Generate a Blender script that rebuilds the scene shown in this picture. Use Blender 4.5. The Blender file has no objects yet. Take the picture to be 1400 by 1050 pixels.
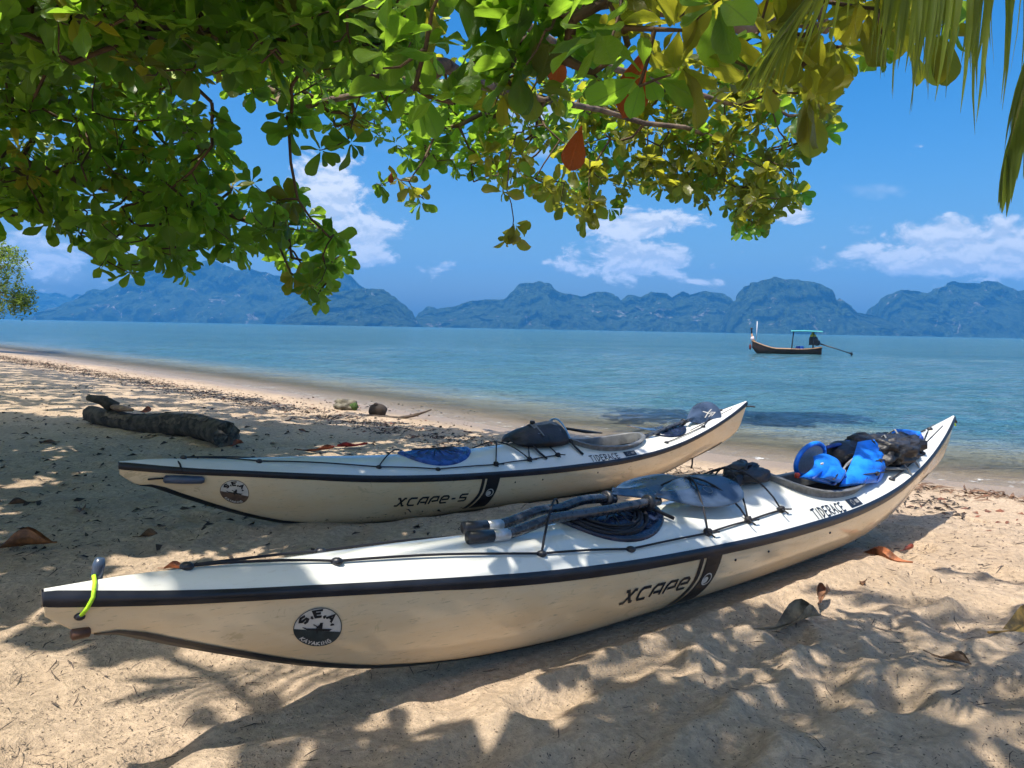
import bpy, math, random
import numpy as np
from math import sin, cos, pi, radians, sqrt, atan, atan2, exp
from mathutils import Vector, Matrix

random.seed(7); RNG = np.random.default_rng(11)
SC = bpy.context.scene
COL = SC.collection

# ------------------------------------------------------------------ camera
F = 1000.0                      # focal length in pixels of a 1400 wide frame
H = 1.19                        # camera height above the sand by the boats
ROLL = radians(1.064); PITCH = atan(76 / F)
cam_data = bpy.data.cameras.new('camera'); cam = bpy.data.objects.new('camera', cam_data)
COL.objects.link(cam)
cam_data.sensor_width = 36.0; cam_data.lens = 36.0 * F / 1400.0
cam_data.clip_start = 0.05; cam_data.clip_end = 20000
cam.location = (0, 0, H)
_rot = Matrix.Rotation(pi / 2 - PITCH, 4, 'X') @ Matrix.Rotation(ROLL, 4, 'Z')
cam.rotation_euler = _rot.to_euler()
SC.camera = cam

# ------------------------------------------------------------------ light
SUN_EL = radians(69); SUN_XY = Vector((-0.62, -0.785)).normalized()
SUN = Vector((SUN_XY.x * cos(SUN_EL), SUN_XY.y * cos(SUN_EL), sin(SUN_EL)))   # towards the sun
sd = bpy.data.lights.new('sun', 'SUN'); so = bpy.data.objects.new('sun', sd); COL.objects.link(so)
sd.energy = 3.3; sd.angle = radians(0.53); sd.color = (1.0, 0.93, 0.82)
so.rotation_euler = SUN.to_track_quat('Z', 'Y').to_euler(); so.location = SUN * 50
SC.view_settings.view_transform = 'Standard'; SC.view_settings.look = 'None'
SC.view_settings.exposure = 1.1; SC.view_settings.gamma = 1.0
SC.view_settings.use_curve_mapping = False
SC.cycles.use_denoising = True; SC.cycles.use_adaptive_sampling = True; SC.cycles.adaptive_threshold = .02
SC.cycles.max_bounces = 7; SC.cycles.diffuse_bounces = 4; SC.cycles.transparent_max_bounces = 12
SC.cycles.volume_bounces = 0; SC.cycles.caustics_reflective = False; SC.cycles.caustics_refractive = False
SC.cycles.sample_clamp_indirect = 4.0

def ray(px, py):
    u = (px - 700) / F; v = (525 - py) / F
    c, s = cos(ROLL), sin(ROLL)
    ul = u * c - v * s; vl = u * s + v * c
    cp, sp = cos(PITCH), sin(PITCH)
    return np.array([ul, cp + sp * vl, -sp + cp * vl])

def proj(x, y, z):
    z = np.asarray(z) - H
    cp, sp = cos(PITCH), sin(PITCH)
    d = cp * y - sp * z
    dd = np.where(np.abs(d) < 1e-3, 1e-3, d)
    vl = (sp * y + cp * z) / dd; ul = x / dd
    c, s = cos(ROLL), sin(ROLL)
    u = ul * c + vl * s; v = -ul * s + vl * c
    return 700 + u * F, 525 - v * F, d

# ------------------------------------------------------------------ node helpers
class NT:
    def __init__(self, tree): self.t = tree; tree.nodes.clear()
    def n(self, kind, **kw):
        nd = self.t.nodes.new(kind)
        for k, v in kw.items(): setattr(nd, k, v)
        return nd
    def l(self, a, b): self.t.links.new(a, b)
    def math(self, op, a, b=None, c=None, clamp=False):
        nd = self.n('ShaderNodeMath', operation=op, use_clamp=clamp)
        for i, v in enumerate((a, b, c)):
            if v is None: continue
            if hasattr(v, 'is_output'): self.l(v, nd.inputs[i])
            else: nd.inputs[i].default_value = v
        return nd.outputs[0]
    def maprange(self, v, a, b, c=0.0, d=1.0, smooth=True):
        nd = self.n('ShaderNodeMapRange', interpolation_type='SMOOTHSTEP' if smooth else 'LINEAR')
        self.l(v, nd.inputs['Value'])
        for k, x in zip(('From Min', 'From Max', 'To Min', 'To Max'), (a, b, c, d)): nd.inputs[k].default_value = x
        return nd.outputs['Result']
    def mix(self, fac, a, b, blend='MIX'):
        nd = self.n('ShaderNodeMix', data_type='RGBA', blend_type=blend)
        for s, v in ((nd.inputs[0], fac), (nd.inputs[6], a), (nd.inputs[7], b)):
            if hasattr(v, 'is_output'): self.l(v, s)
            elif isinstance(v, (tuple, list)): s.default_value = (*v[:3], 1)
            else: s.default_value = v
        return nd.outputs[2]
    def noise(self, vec, scale, detail=3, rough=0.55, dist=0.0):
        nd = self.n('ShaderNodeTexNoise')
        if vec is not None: self.l(vec, nd.inputs['Vector'])
        nd.inputs['Scale'].default_value = scale; nd.inputs['Detail'].default_value = detail
        nd.inputs['Roughness'].default_value = rough; nd.inputs['Distortion'].default_value = dist
        return nd.outputs[0]
    def mapping(self, vec, scale=(1, 1, 1), loc=(0, 0, 0), rot=(0, 0, 0)):
        nd = self.n('ShaderNodeMapping'); self.l(vec, nd.inputs[0])
        nd.inputs['Scale'].default_value = scale; nd.inputs['Location'].default_value = loc; nd.inputs['Rotation'].default_value = rot
        return nd.outputs[0]
    def bump(self, h, strength, dist, normal=None):
        nd = self.n('ShaderNodeBump'); self.l(h, nd.inputs['Height'])
        nd.inputs['Strength'].default_value = strength; nd.inputs['Distance'].default_value = dist
        if normal is not None: self.l(normal, nd.inputs['Normal'])
        return nd.outputs[0]

def new_mat(name):
    m = bpy.data.materials.new(name); m.use_nodes = True
    return m, NT(m.node_tree)

def pbr(name, col, rough=0.5, var=0.15, scale=8.0, bump=0.0, bscale=40.0, metallic=0.0, spec=0.5, coat=0.0, stretch=(1, 1, 1), col2=None):
    m, t = new_mat(name)
    out = t.n('ShaderNodeOutputMaterial'); b = t.n('ShaderNodeBsdfPrincipled'); t.l(b.outputs[0], out.inputs[0])
    co = t.n('ShaderNodeTexCoord').outputs['Object']; co = t.mapping(co, stretch)
    nz = t.noise(co, scale, 4)
    c2 = col2 if col2 else tuple(c * (1 - var) for c in col); c1 = tuple(min(1, c * (1 + var * .5)) for c in col)
    t.l(t.mix(t.maprange(nz, .35, .65), c2, c1), b.inputs['Base Color'])
    b.inputs['Metallic'].default_value = metallic; b.inputs['Specular IOR Level'].default_value = spec
    b.inputs['Coat Weight'].default_value = coat; b.inputs['Coat Roughness'].default_value = 0.12
    t.l(t.maprange(nz, .3, .7, max(rough - .08, .02), min(rough + .08, 1), False), b.inputs['Roughness'])
    if bump:
        t.l(t.bump(t.noise(co, bscale, 4), bump, .01), b.inputs['Normal'])
    return m

# ------------------------------------------------------------------ world
def build_world():
    w = bpy.data.worlds.new('World'); SC.world = w; w.use_nodes = True
    t = NT(w.node_tree)
    out = t.n('ShaderNodeOutputWorld'); bg = t.n('ShaderNodeBackground'); t.l(bg.outputs[0], out.inputs[0])
    sky = t.n('ShaderNodeTexSky', sky_type='NISHITA')
    sky.sun_disc = False; sky.sun_elevation = SUN_EL; sky.sun_rotation = atan2(SUN_XY.x, SUN_XY.y)
    sky.altitude = 0; sky.air_density = 1.0; sky.dust_density = 3.8; sky.ozone_density = 3.8
    hs = t.n('ShaderNodeHueSaturation'); hs.inputs['Saturation'].default_value = 1.54; hs.inputs['Value'].default_value = 1.0
    t.l(sky.outputs[0], hs.inputs['Color'])
    d = t.n('ShaderNodeTexCoord').outputs['Generated']
    sep = t.n('ShaderNodeSeparateXYZ'); t.l(d, sep.inputs[0])
    az = t.math('ARCTAN2', sep.outputs[0], sep.outputs[1]); el = t.math('ARCSINE', sep.outputs[2])
    # clouds: (px, py, half width px, half height px, weight)
    spots = [(452, 268, 46, 60, 1.0), (490, 315, 62, 34, 1.0), (512, 352, 44, 16, .8), (596, 368, 32, 18, .62), (746, 358, 22, 12, .5),
             (870, 307, 78, 22, .95), (865, 356, 100, 30, .95), (950, 384, 44, 12, .6), (1075, 292, 42, 16, .85),
             (1320, 345, 150, 42, 1.0), (1180, 360, 50, 18, .55), (1243, 210, 34, 12, .38), (60, 350, 210, 40, .62), (1010, 345, 50, 12, .4),
             (1800, 330, 300, 60, .9), (-500, 320, 320, 70, .9)]
    best = None
    for px, py, wx, wy, k in spots:
        r = ray(px, py); a0 = atan2(r[0], r[1]); e0 = atan2(r[2], math.hypot(r[0], r[1]))
        ca = cos(a0)
        da = t.math('DIVIDE', t.math('SUBTRACT', az, a0), wx / F * ca); de = t.math('DIVIDE', t.math('SUBTRACT', el, e0), wy / F)
        q = t.math('SQRT', t.math('ADD', t.math('MULTIPLY', da, da), t.math('MULTIPLY', de, de)))
        v = t.math('MULTIPLY', t.math('SUBTRACT', 1.0, t.math('MULTIPLY', q, .62)), k)
        best = v if best is None else t.math('MAXIMUM', best, v)
    best = t.math('MAXIMUM', best, 0.0)
    comb = t.n('ShaderNodeCombineXYZ'); t.l(az, comb.inputs[0]); t.l(t.math('MULTIPLY', el, 1.7), comb.inputs[1])
    n1 = t.noise(comb.outputs[0], 22.0, 6, .60, .3)
    n2 = t.noise(t.mapping(comb.outputs[0], loc=(0, .012, 0)), 22.0, 4, .60, .3)
    dens = t.math('ADD', t.math('MULTIPLY', best, .70), t.math('MULTIPLY', n1, 1.0))
    gen = t.noise(t.mapping(d, (1, 1, 2.2), loc=(3.1, 1.7, .4)), 3.2, 5, .55, .2)
    gen = t.maprange(gen, .57, .72)
    mask = t.math('MAXIMUM', t.maprange(dens, .74, .92), t.math('MULTIPLY', gen, .8))
    shade = t.maprange(t.math('SUBTRACT', n1, n2), -.09, .09)
    ccol = t.mix(shade, (3.5, 3.9, 4.5), (5.2, 5.3, 5.5))
    mask = t.math('MULTIPLY', mask, .94)
    t.l(t.mix(mask, hs.outputs[0], ccol), bg.inputs['Color'])
    bg.inputs['Strength'].default_value = 0.098
build_world()

# ------------------------------------------------------------------ numpy noise
def _hash(ix, iy, seed):
    n = (ix.astype(np.int64) * 374761393 + iy.astype(np.int64) * 668265263 + seed * 1442695041) & 0xffffffff
    n = ((n ^ (n >> 13)) * 1274126177) & 0xffffffff
    return ((n ^ (n >> 16)) & 0xffff) / 65535.0
def vnoise(x, y, seed=0):
    x = np.asarray(x, float); y = np.asarray(y, float)
    ix = np.floor(x); iy = np.floor(y); fx = x - ix; fy = y - iy
    fx = fx * fx * (3 - 2 * fx); fy = fy * fy * (3 - 2 * fy)
    a = _hash(ix, iy, seed); b = _hash(ix + 1, iy, seed); c = _hash(ix, iy + 1, seed); d = _hash(ix + 1, iy + 1, seed)
    return (a * (1 - fx) + b * fx) * (1 - fy) + (c * (1 - fx) + d * fx) * fy
def fbm(x, y, seed=0, oct=4, gain=.5):
    s = 0; a = 1; tot = 0
    for o in range(oct):
        s = s + a * vnoise(x * 2 ** o + 17.3 * o, y * 2 ** o - 9.1 * o, seed + o); tot += a; a *= gain
    return s / tot

# ------------------------------------------------------------------ mesh helpers
class MB:
    def __init__(self): self.v = []; self.f = []; self.uv = None
    def add(self, vs, fs):
        o = len(self.v); self.v.extend([tuple(p) for p in vs]); self.f.extend([tuple(i + o for i in f) for f in fs]); return self
    def tube(self, pts, rad, n=8, cap=True, squash=None):
        pts = [Vector(p) for p in pts]; k = len(pts)
        rad = rad if isinstance(rad, (list, tuple)) else [rad] * k
        vs = []; up = None
        for i, p in enumerate(pts):
            tg = (pts[min(i + 1, k - 1)] - pts[max(i - 1, 0)]).normalized()
            if up is None:
                up = Vector((0, 0, 1)) if abs(tg.z) < .9 else Vector((1, 0, 0))
            sd = tg.cross(up).normalized(); up = sd.cross(tg).normalized()
            for j in range(n):
                a = 2 * pi * j / n
                vs.append(p + (sd * cos(a) + up * sin(a) * (squash or 1)) * rad[i])
        fs = [(i * n + j, i * n + (j + 1) % n, (i + 1) * n + (j + 1) % n, (i + 1) * n + j) for i in range(k - 1) for j in range(n)]
        if cap: fs += [tuple(range(n - 1, -1, -1)), tuple(range((k - 1) * n, k * n))]
        return self.add(vs, fs)
    def box(self, c, s, M=None):
        vs = [Vector((c[0] + dx * s[0] / 2, c[1] + dy * s[1] / 2, c[2] + dz * s[2] / 2)) for dx in (-1, 1) for dy in (-1, 1) for dz in (-1, 1)]
        if M is not None: vs = [M @ v for v in vs]
        return self.add(vs, [(0, 1, 3, 2), (4, 6, 7, 5), (0, 4, 5, 1), (2, 3, 7, 6), (0, 2, 6, 4), (1, 5, 7, 3)])
    def grid(self, rows, close_u=False, close_v=False):
        k = len(rows); m = len(rows[0]); vs = [p for r in rows for p in r]; fs = []
        for i in range(k if close_u else k - 1):
            for j in range(m if close_v else m - 1):
                i2 = (i + 1) % k; j2 = (j + 1) % m
                fs.append((i * m + j, i * m + j2, i2 * m + j2, i2 * m + j))
        return self.add(vs, fs)
    def blob(self, c, r, M=None, nu=20, nv=12, amp=0.0, freq=2.0, seed=0, e=1.0):
        rows = []
        for i in range(nv + 1):
            ph = -pi / 2 + pi * i / nv; row = []
            for j in range(nu):
                th = 2 * pi * j / nu
                sp = lambda v, p: math.copysign(abs(v) ** p, v)
                d = Vector((sp(cos(ph), e) * sp(cos(th), e), sp(cos(ph), e) * sp(sin(th), e), sp(sin(ph), e)))
                if amp:
                    k = 1 + amp * (float(fbm(np.array(d.x * freq + 5 + seed), np.array(d.y * freq + d.z * freq * .7 + 3), seed, 3)) - .5) * 2 * cos(ph) ** .3 if 0 < i < nv else 1
                    d = d * k
                p = Vector((d.x * r[0], d.y * r[1], d.z * r[2]))
                if M is not None: p = M.to_3x3() @ p
                row.append(p + Vector(c))
            rows.append(row)
        return self.grid(rows, close_v=True)
    def build(self, name, mat, parent=None, origin=None, smooth=True, uv=None):
        o3 = Vector(parent.location if parent is not None and origin is None else (origin or (0, 0, 0)))
        if parent is not None and parent.get('_abs') is not None: o3 = Vector(parent['_abs'])
        me = bpy.data.meshes.new(name)
        me.from_pydata([(p[0] - o3.x, p[1] - o3.y, p[2] - o3.z) for p in self.v], [], self.f)
        me.polygons.foreach_set('use_smooth', [smooth] * len(me.polygons))
        if uv is not None:
            L = me.uv_layers.new(name='UVMap'); idx = np.empty(len(me.loops), int); me.loops.foreach_get('vertex_index', idx)
            L.data.foreach_set('uv', np.asarray(uv, float)[idx].ravel())
        me.materials.append(mat); me.update()
        ob = bpy.data.objects.new(name, me); COL.objects.link(ob)
        if parent is None: ob.location = o3
        else: ob.parent = parent; ob['_abs'] = tuple(o3)
        return ob

ALL_ABS = []
def tag(o, label=None, cat=None, group=None, kind=None):
    if label: o['label'] = label
    if cat: o['category'] = cat
    if group: o['group'] = group
    if kind: o['kind'] = kind
    return o
def thing(name, label, cat, loc, group=None):
    o = bpy.data.objects.new(name, None); COL.objects.link(o); o.location = loc; o.empty_display_size = .2
    return tag(o, label, cat, group)
def sharp(ob, ang=35):
    me = ob.data; me.update()
    try: me.set_sharp_from_angle(angle=radians(ang))
    except Exception: pass
    return ob

def np_mesh(name, V, Fq, mat, smooth=True, uv=None, attrs=None, parent=None, loc=(0, 0, 0)):
    me = bpy.data.meshes.new(name); V = np.asarray(V, np.float32); Fq = np.asarray(Fq, np.int32)
    me.vertices.add(len(V)); me.vertices.foreach_set('co', (V - np.asarray(loc, np.float32)).ravel())
    n, k = Fq.shape
    me.loops.add(n * k); me.loops.foreach_set('vertex_index', Fq.ravel())
    me.polygons.add(n); me.polygons.foreach_set('loop_start', np.arange(0, n * k, k, dtype=np.int32))
    me.polygons.foreach_set('use_smooth', np.full(n, smooth))
    if uv is not None:
        L = me.uv_layers.new(name='UVMap'); L.data.foreach_set('uv', np.asarray(uv, np.float32)[Fq.ravel()].ravel())
    for nm, (dom, arr) in (attrs or {}).items():
        a = me.attributes.new(nm, 'FLOAT', dom); a.data.foreach_set('value', np.asarray(arr, np.float32))
    me.materials.append(mat); me.update(calc_edges=True); me.validate()
    ob = bpy.data.objects.new(name, me); COL.objects.link(ob)
    if parent is not None: ob.parent = parent
    else: ob.location = loc
    return ob

# ------------------------------------------------------------------ terrain
SEA_Z = -0.20
SHORE = np.array([(60, -30), (22, -4), (9, 4.0), (4.9, 6.65), (2.8, 7.9), (0, 10.2), (-7.1, 17.4), (-23, 32.5), (-60, 66), (-160, 160)], float)
def shore_dist(x, y):
    """signed distance inland from the water's edge (negative offshore)"""
    x = np.asarray(x, float); y = np.asarray(y, float)
    best = np.full(x.shape, 1e9); sgn = np.ones(x.shape)
    for (ax, ay), (bx, by) in zip(SHORE[:-1], SHORE[1:]):
        dx, dy = bx - ax, by - ay; l2 = dx * dx + dy * dy
        t = np.clip(((x - ax) * dx + (y - ay) * dy) / l2, 0, 1)
        ex, ey = x - (ax + t * dx), y - (ay + t * dy); d = np.hypot(ex, ey)
        s = np.where(dx * (y - ay) - dy * (x - ax) > 0, 1.0, -1.0)   # left of the line: inland
        m = d < best - 1e-9; best = np.where(m, d, best); sgn = np.where(m, s, sgn)
    return best * sgn
FEET = []
_r = random.Random(5)
for _ in range(120):
    fx = _r.uniform(-2.6, 4.2); fy = _r.uniform(1.7, 5.2)
    FEET.append((fx, fy, _r.uniform(0, pi), _r.uniform(.12, .19), _r.uniform(.06, .10), _r.uniform(.01, .028)))
for _ in range(60):
    fx = _r.uniform(-.2, 2.6); fy = _r.uniform(1.8, 3.2)
    FEET.append((fx, fy, _r.uniform(.3, 1.1), _r.uniform(.12, .2), _r.uniform(.06, .11), _r.uniform(.012, .03)))
for _ in range(110):
    fx = _r.uniform(-9, 3); fy = _r.uniform(5, 13)
    FEET.append((fx, fy, _r.uniform(0, pi), _r.uniform(.15, .28), _r.uniform(.09, .16), _r.uniform(.015, .045)))
def base_ground(x, y):
    D = shore_dist(x, y)
    up = SEA_Z + .047 * D
    land = np.where(D > 4.0, SEA_Z + .188 + .012 * np.tanh((D - 4.0) / 8) * 8, up)
    off = np.maximum(SEA_Z + .085 * D, -2.6 - .0005 * np.abs(D))
    return np.where(D > 0, land, off), D
def ground_np(x, y):
    g, D = base_ground(x, y)
    rough = np.clip((D - .6) / 2.0, 0, 1)
    g = g + rough * ((fbm(x * .9, y * .9, 3, 3) - .5) * .06 + (fbm(x * 3.3, y * 3.3, 9, 3) - .5) * .03)
    g = g + np.clip((D - .3) / 1.2, 0, 1) * ((fbm(x * 14, y * 14, 21, 3) - .5) * .018 + (fbm(x * 6.5, y * 6.5, 27, 2) - .5) * .016)
    return g, D
def ground(x, y): return float(ground_np(np.array(x), np.array(y))[0])

def spaced(a, b, fine0, fine1, step, grow=1.08, maxstep=6.0):
    mid = list(np.arange(fine0, fine1 + 1e-6, step)); out = []
    p, s = fine0, step
    while p > a:
        s = min(s * grow, maxstep); p -= s; out.append(p)
    out = out[::-1] + mid; p, s = mid[-1], step
    while p < b:
        s = min(s * grow, maxstep); p += s; out.append(p)
    return np.array(out)
def grid_faces(nx, ny):
    i = np.arange(nx - 1)[None, :] + np.arange(ny - 1)[:, None] * nx
    i = i.ravel(); return np.stack([i, i + 1, i + 1 + nx, i + nx], 1)

def sand_material():
    m, t = new_mat('sand')
    out = t.n('ShaderNodeOutputMaterial'); b = t.n('ShaderNodeBsdfPrincipled'); t.l(b.outputs[0], out.inputs[0])
    co = t.n('ShaderNodeTexCoord').outputs['Object']
    n1 = t.noise(co, 1.6, 4); n2 = t.noise(co, 30, 5, .65); n3 = t.noise(co, 260, 3, .7)
    c = t.mix(t.maprange(n1, .3, .7), (.50, .38, .26), (.64, .49, .345))
    c = t.mix(t.maprange(n2, .38, .66), t.mix(.6, c, (.32, .245, .175)), c)
    c = t.mix(t.math('MULTIPLY', t.maprange(n3, .52, .75), .5), c, (.20, .15, .11))
    # dark organic crumbs
    vo = t.n('ShaderNodeTexVoronoi'); t.l(t.mapping(co, (1, 1.0, 1)), vo.inputs['Vector']); vo.inputs['Scale'].default_value = 70
    vo.inputs['Randomness'].default_value = 1.0
    sepc = t.n('ShaderNodeSeparateColor'); t.l(vo.outputs['Color'], sepc.inputs[0])
    spot = t.math('MULTIPLY', t.maprange(vo.outputs['Distance'], .14, .26, 1, 0), t.math('GREATER_THAN', sepc.outputs[0], .70))
    c = t.mix(t.math('MULTIPLY', spot, .85), c, (.06, .045, .03))
    wet = t.n('ShaderNodeAttribute', attribute_name='wet').outputs['Fac']
    cw = t.mix(.78, c, (.27, .205, .14))
    c = t.mix(wet, c, cw)
    t.l(c, b.inputs['Base Color'])
    t.l(t.maprange(wet, 0, 1, .95, .35, False), b.inputs['Roughness']); b.inputs['Specular IOR Level'].default_value = .3
    n5 = t.noise(co, 95, 4, .7)
    bn = t.bump(n3, .5, .005); bn = t.bump(n5, .45, .008, bn); bn = t.bump(n2, .8, .03, bn)
    t.l(bn, b.inputs['Normal'])
    return m

def build_beach():
    xs = spaced(-170, 70, -3.2, 4.6, .027, 1.06, 7); ys = spaced(-40, 170, 1.6, 5.6, .027, 1.045, 7)
    X, Y = np.meshgrid(xs, ys); Z, D = ground_np(X, Y)
    for fx, fy, a, la, lb, dp in FEET:                 # footprints and scuffs
        ix = np.searchsorted(xs, [fx - .7, fx + .7]); iy = np.searchsorted(ys, [fy - .7, fy + .7])
        sl = (slice(iy[0], iy[1]), slice(ix[0], ix[1]))
        dx = X[sl] - fx; dy = Y[sl] - fy; ca, sa = cos(a), sin(a)
        u = (dx * ca + dy * sa) / la; v = (-dx * sa + dy * ca) / lb
        r2 = u * u + v * v
        w = np.clip((D[sl] - 1.0) / .6, 0, 1)
        Z[sl] += w * (-dp * np.exp(-r2 * r2 * 1.1) + dp * .4 * np.exp(-((np.sqrt(r2) - 1.45) / .32) ** 2))
    for (ax, ay), (bx, by), zz in (((-1.110, 1.705), (3.082, 5.075), 0.0), ((-2.040, 3.769), (2.187, 6.796), -.075)):
        l = math.hypot(bx - ax, by - ay); dx, dy = (bx - ax) / l, (by - ay) / l; t = (X - ax) * dx + (Y - ay) * dy; q = -(X - ax) * dy + (Y - ay) * dx
        on = np.clip((t - 1.0) / .5, 0, 1) * np.clip((l - 1.3 - t) / .6, 0, 1); n_ = fbm(X * 4, Y * 4, 63, 3)
        Z = Z * (1 - on * np.exp(-(q / .30) ** 4)) + (zz + .004) * on * np.exp(-(q / .30) ** 4)
        Z += on * (.016 + .030 * n_) * np.exp(-((np.abs(q) - .235 - .05 * n_) / .06) ** 2)
    wet = np.clip(1 - (D - .45 + (fbm(X * .6, Y * .6, 31, 3) - .5) * .9) / .55, 0, 1)
    V = np.stack([X, Y, Z], -1).reshape(-1, 3)
    o = np_mesh('beach', V, grid_faces(len(xs), len(ys)), sand_material(), attrs={'wet': ('POINT', wet.ravel())})
    tag(o, 'sandy beach sloping to the sea', kind='structure')
build_beach()

def water_material():
    m, t = new_mat('sea_water')
    out = t.n('ShaderNodeOutputMaterial'); b = t.n('ShaderNodeBsdfPrincipled')
    co = t.n('ShaderNodeTexCoord').outputs['Object']
    dep = t.n('ShaderNodeAttribute', attribute_name='depth').outputs['Fac']
    big = t.noise(t.mapping(co, (.05, .16, 1), rot=(0, 0, .5)), 1.0, 3)
    deep = t.mix(t.maprange(big, .3, .7), (.042, .135, .182), (.070, .172, .205))
    c = t.mix(t.maprange(dep, .02, .42), (.30, .28, .18), deep)
    fo = t.noise(t.mapping(co, (1, 1, 1)), 7.0, 8, .75, .8)
    foam = t.math('MULTIPLY', t.maprange(dep, .012, .055, 1, 0), t.maprange(fo, .54, .64))
    lap = t.n('ShaderNodeAttribute', attribute_name='lap').outputs['Fac']
    foam = t.math('MAXIMUM', foam, t.math('MULTIPLY', t.maprange(lap, .3, .9), t.maprange(fo, .56, .68)))
    c = t.mix(foam, c, (.8, .8, .78))
    t.l(c, b.inputs['Base Color']); b.inputs['IOR'].default_value = 1.33
    t.l(t.math('ADD', t.math('MULTIPLY', foam, .6), .09), b.inputs['Roughness'])
    w1 = t.noise(t.mapping(co, (.5, 1.7, 1), rot=(0, 0, .35)), 1.0, 5, .65, .5)
    w2 = t.noise(t.mapping(co, (.8, 1.6, 1), rot=(0, 0, -.3)), 5.5, 4, .6, .3)
    w0 = t.noise(t.mapping(co, (.35, 1.2, 1), rot=(0, 0, .25)), .28, 3, .55, .4)
    nb = t.bump(w0, .8, .9); nb = t.bump(w1, 1.0, .65, nb); nb = t.bump(w2, .9, .14, nb)
    t.l(nb, b.inputs['Normal'])
    tr = t.n('ShaderNodeBsdfTransparent'); mx = t.n('ShaderNodeMixShader')
    al = t.math('MAXIMUM', t.maprange(dep, -.005, .26, .2, .98), foam)
    t.l(al, mx.inputs[0]); t.l(tr.outputs[0], mx.inputs[1]); t.l(b.outputs[0], mx.inputs[2]); t.l(mx.outputs[0], out.inputs[0])
    return m
def build_sea():
    xs = spaced(-5600, 5600, -26, 13, .16, 1.09, 400); ys = spaced(1.0, 5000, 5.5, 34, .15, 1.05, 300)
    X, Y = np.meshgrid(xs, ys); g, D = base_ground(X, Y)
    far = np.clip(-D / 4, .15, 1)
    fade = np.clip(1 - (np.hypot(X, Y) - 40) / 60, 0, 1)
    a = .6 * X + .8 * Y
    wv = .022 * np.sin(D * 3.1 + 2.2 * fbm(X * .25, Y * .25, 4, 2) * 4) + .055 * (fbm(X * .8 + Y * .25, Y * 1.9, 6, 4) - .5) * 2
    Z = SEA_Z + wv * far * fade
    lap = np.exp(-((D + .75 + (fbm(X * .35, Y * .35, 41, 2) - .5) * 1.1) / .10) ** 2) * np.clip((fbm(X * .5, Y * .5, 77, 2) - .52) * 5, 0, 1)
    Z = Z + .025 * lap
    V = np.stack([X, Y, Z], -1).reshape(-1, 3)
    o = np_mesh('sea', V, grid_faces(len(xs), len(ys)), water_material(), attrs={'depth': ('POINT', (Z - g).ravel()), 'lap': ('POINT', lap.ravel())})
    tag(o, 'calm turquoise sea', kind='structure')
build_sea()

# ------------------------------------------------------------------ karst hills
def hill_material():
    m, t = new_mat('karst_hill')
    out = t.n('ShaderNodeOutputMaterial'); b = t.n('ShaderNodeBsdfPrincipled'); t.l(b.outputs[0], out.inputs[0])
    co = t.n('ShaderNodeTexCoord').outputs['Object']
    n1 = t.noise(co, .05, 6, .72); n2 = t.noise(co, .007, 4, .6); n3 = t.noise(t.mapping(co, (1, 1, .45)), .012, 5, .6, 1.0)
    green = t.mix(t.maprange(n1, .40, .62), (.004, .012, .006), (.055, .09, .033))
    green = t.mix(t.maprange(n2, .35, .65), green, t.mix(.5, green, (.05, .085, .035)))
    rock = t.mix(t.maprange(n1, .4, .6), (.10, .095, .085), (.36, .34, .31))
    t.l(t.mix(t.maprange(n3, .60, .68), green, rock), b.inputs['Base Color'])
    b.inputs['Roughness'].default_value = .9; b.inputs['Specular IOR Level'].default_value = .1
    t.l(t.bump(n1, 1.0, 34), b.inputs['Normal'])
    return m
HILLM = hill_material()
def hill(name, label, D, W, prof, seed):
    pts = np.array(prof, float); px = np.arange(pts[0, 0], pts[-1, 0] + .1, 1.6)
    py = np.interp(px, pts[:, 0], pts[:, 1])
    R = np.array([ray(a, b) for a, b in zip(px, py)])
    xr = R[:, 0] / R[:, 1]; hr = np.maximum(R[:, 2] / R[:, 1], 0.0005)
    X0 = xr * D; h0 = hr * D + (H - SEA_Z)
    h0 = h0 * (1 + (fbm(X0 / 45, X0 * 0 + seed, seed, 3) - .5) * .10)
    nv = 30; rows = []
    for k in range(nv + 1):
        v = k / nv
        if v < .62:
            q = v / .62; z = (.10 * min(1, q * 8) + .9 * q ** 1.05) ; off = -W * (1 - q) ** 1.25
        else:
            q = (v - .62) / .38; z = 1 - q ** 1.5; off = W * 1.1 * q
        y = D + off
        lump = (fbm(X0 / 70 + 3, v * 9 + X0 * 0, seed + 5, 4) - .5)
        lump2 = (fbm(X0 / 16 + 3, v * 26 + X0 * 0, seed + 15, 3) - .5)
        yy = y + (lump * 1.1 * W * .55 + lump2 * 36) * (1 if 0 < k < nv else 0)
        zz = h0 * z + (lump2 * 16 + lump * 26 * (z > .15)) * (min(1, z * 4) if k else 0) * (1 - .7 * (abs(v - .62) < .02))
        xx = X0 * (1 + 0 * v) + (fbm(X0 / 40, v * 12 + X0 * 0, seed + 25, 3) - .5) * 40
        rows.append(np.stack([xx, yy, np.where(np.full(len(X0), k in (0, nv)), SEA_Z - 2.0, np.maximum(zz, SEA_Z - 1) + SEA_Z)], 1))
    V = np.concatenate(rows); o = np_mesh(name, V, grid_faces(len(px), nv + 1), HILLM)
    tag(o, label, kind='structure')
P_left_far = [(-420, 430), (-330, 405), (-240, 398), (-150, 404), (-60, 396), (0, 402), (35, 399), (50, 400), (65, 402), (77, 399), (92, 409), (105, 402), (120, 404), (150, 415), (200, 425), (240, 433)]
P_left = [(85, 432), (100, 408), (125, 395), (145, 395), (170, 380), (200, 372), (230, 367), (265, 362), (272, 356), (287, 354), (305, 360), (320, 367), (350, 370), (380, 376), (420, 372), (450, 370), (470, 372), (482, 376), (495, 392), (505, 400), (530, 425), (548, 440)]
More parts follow.
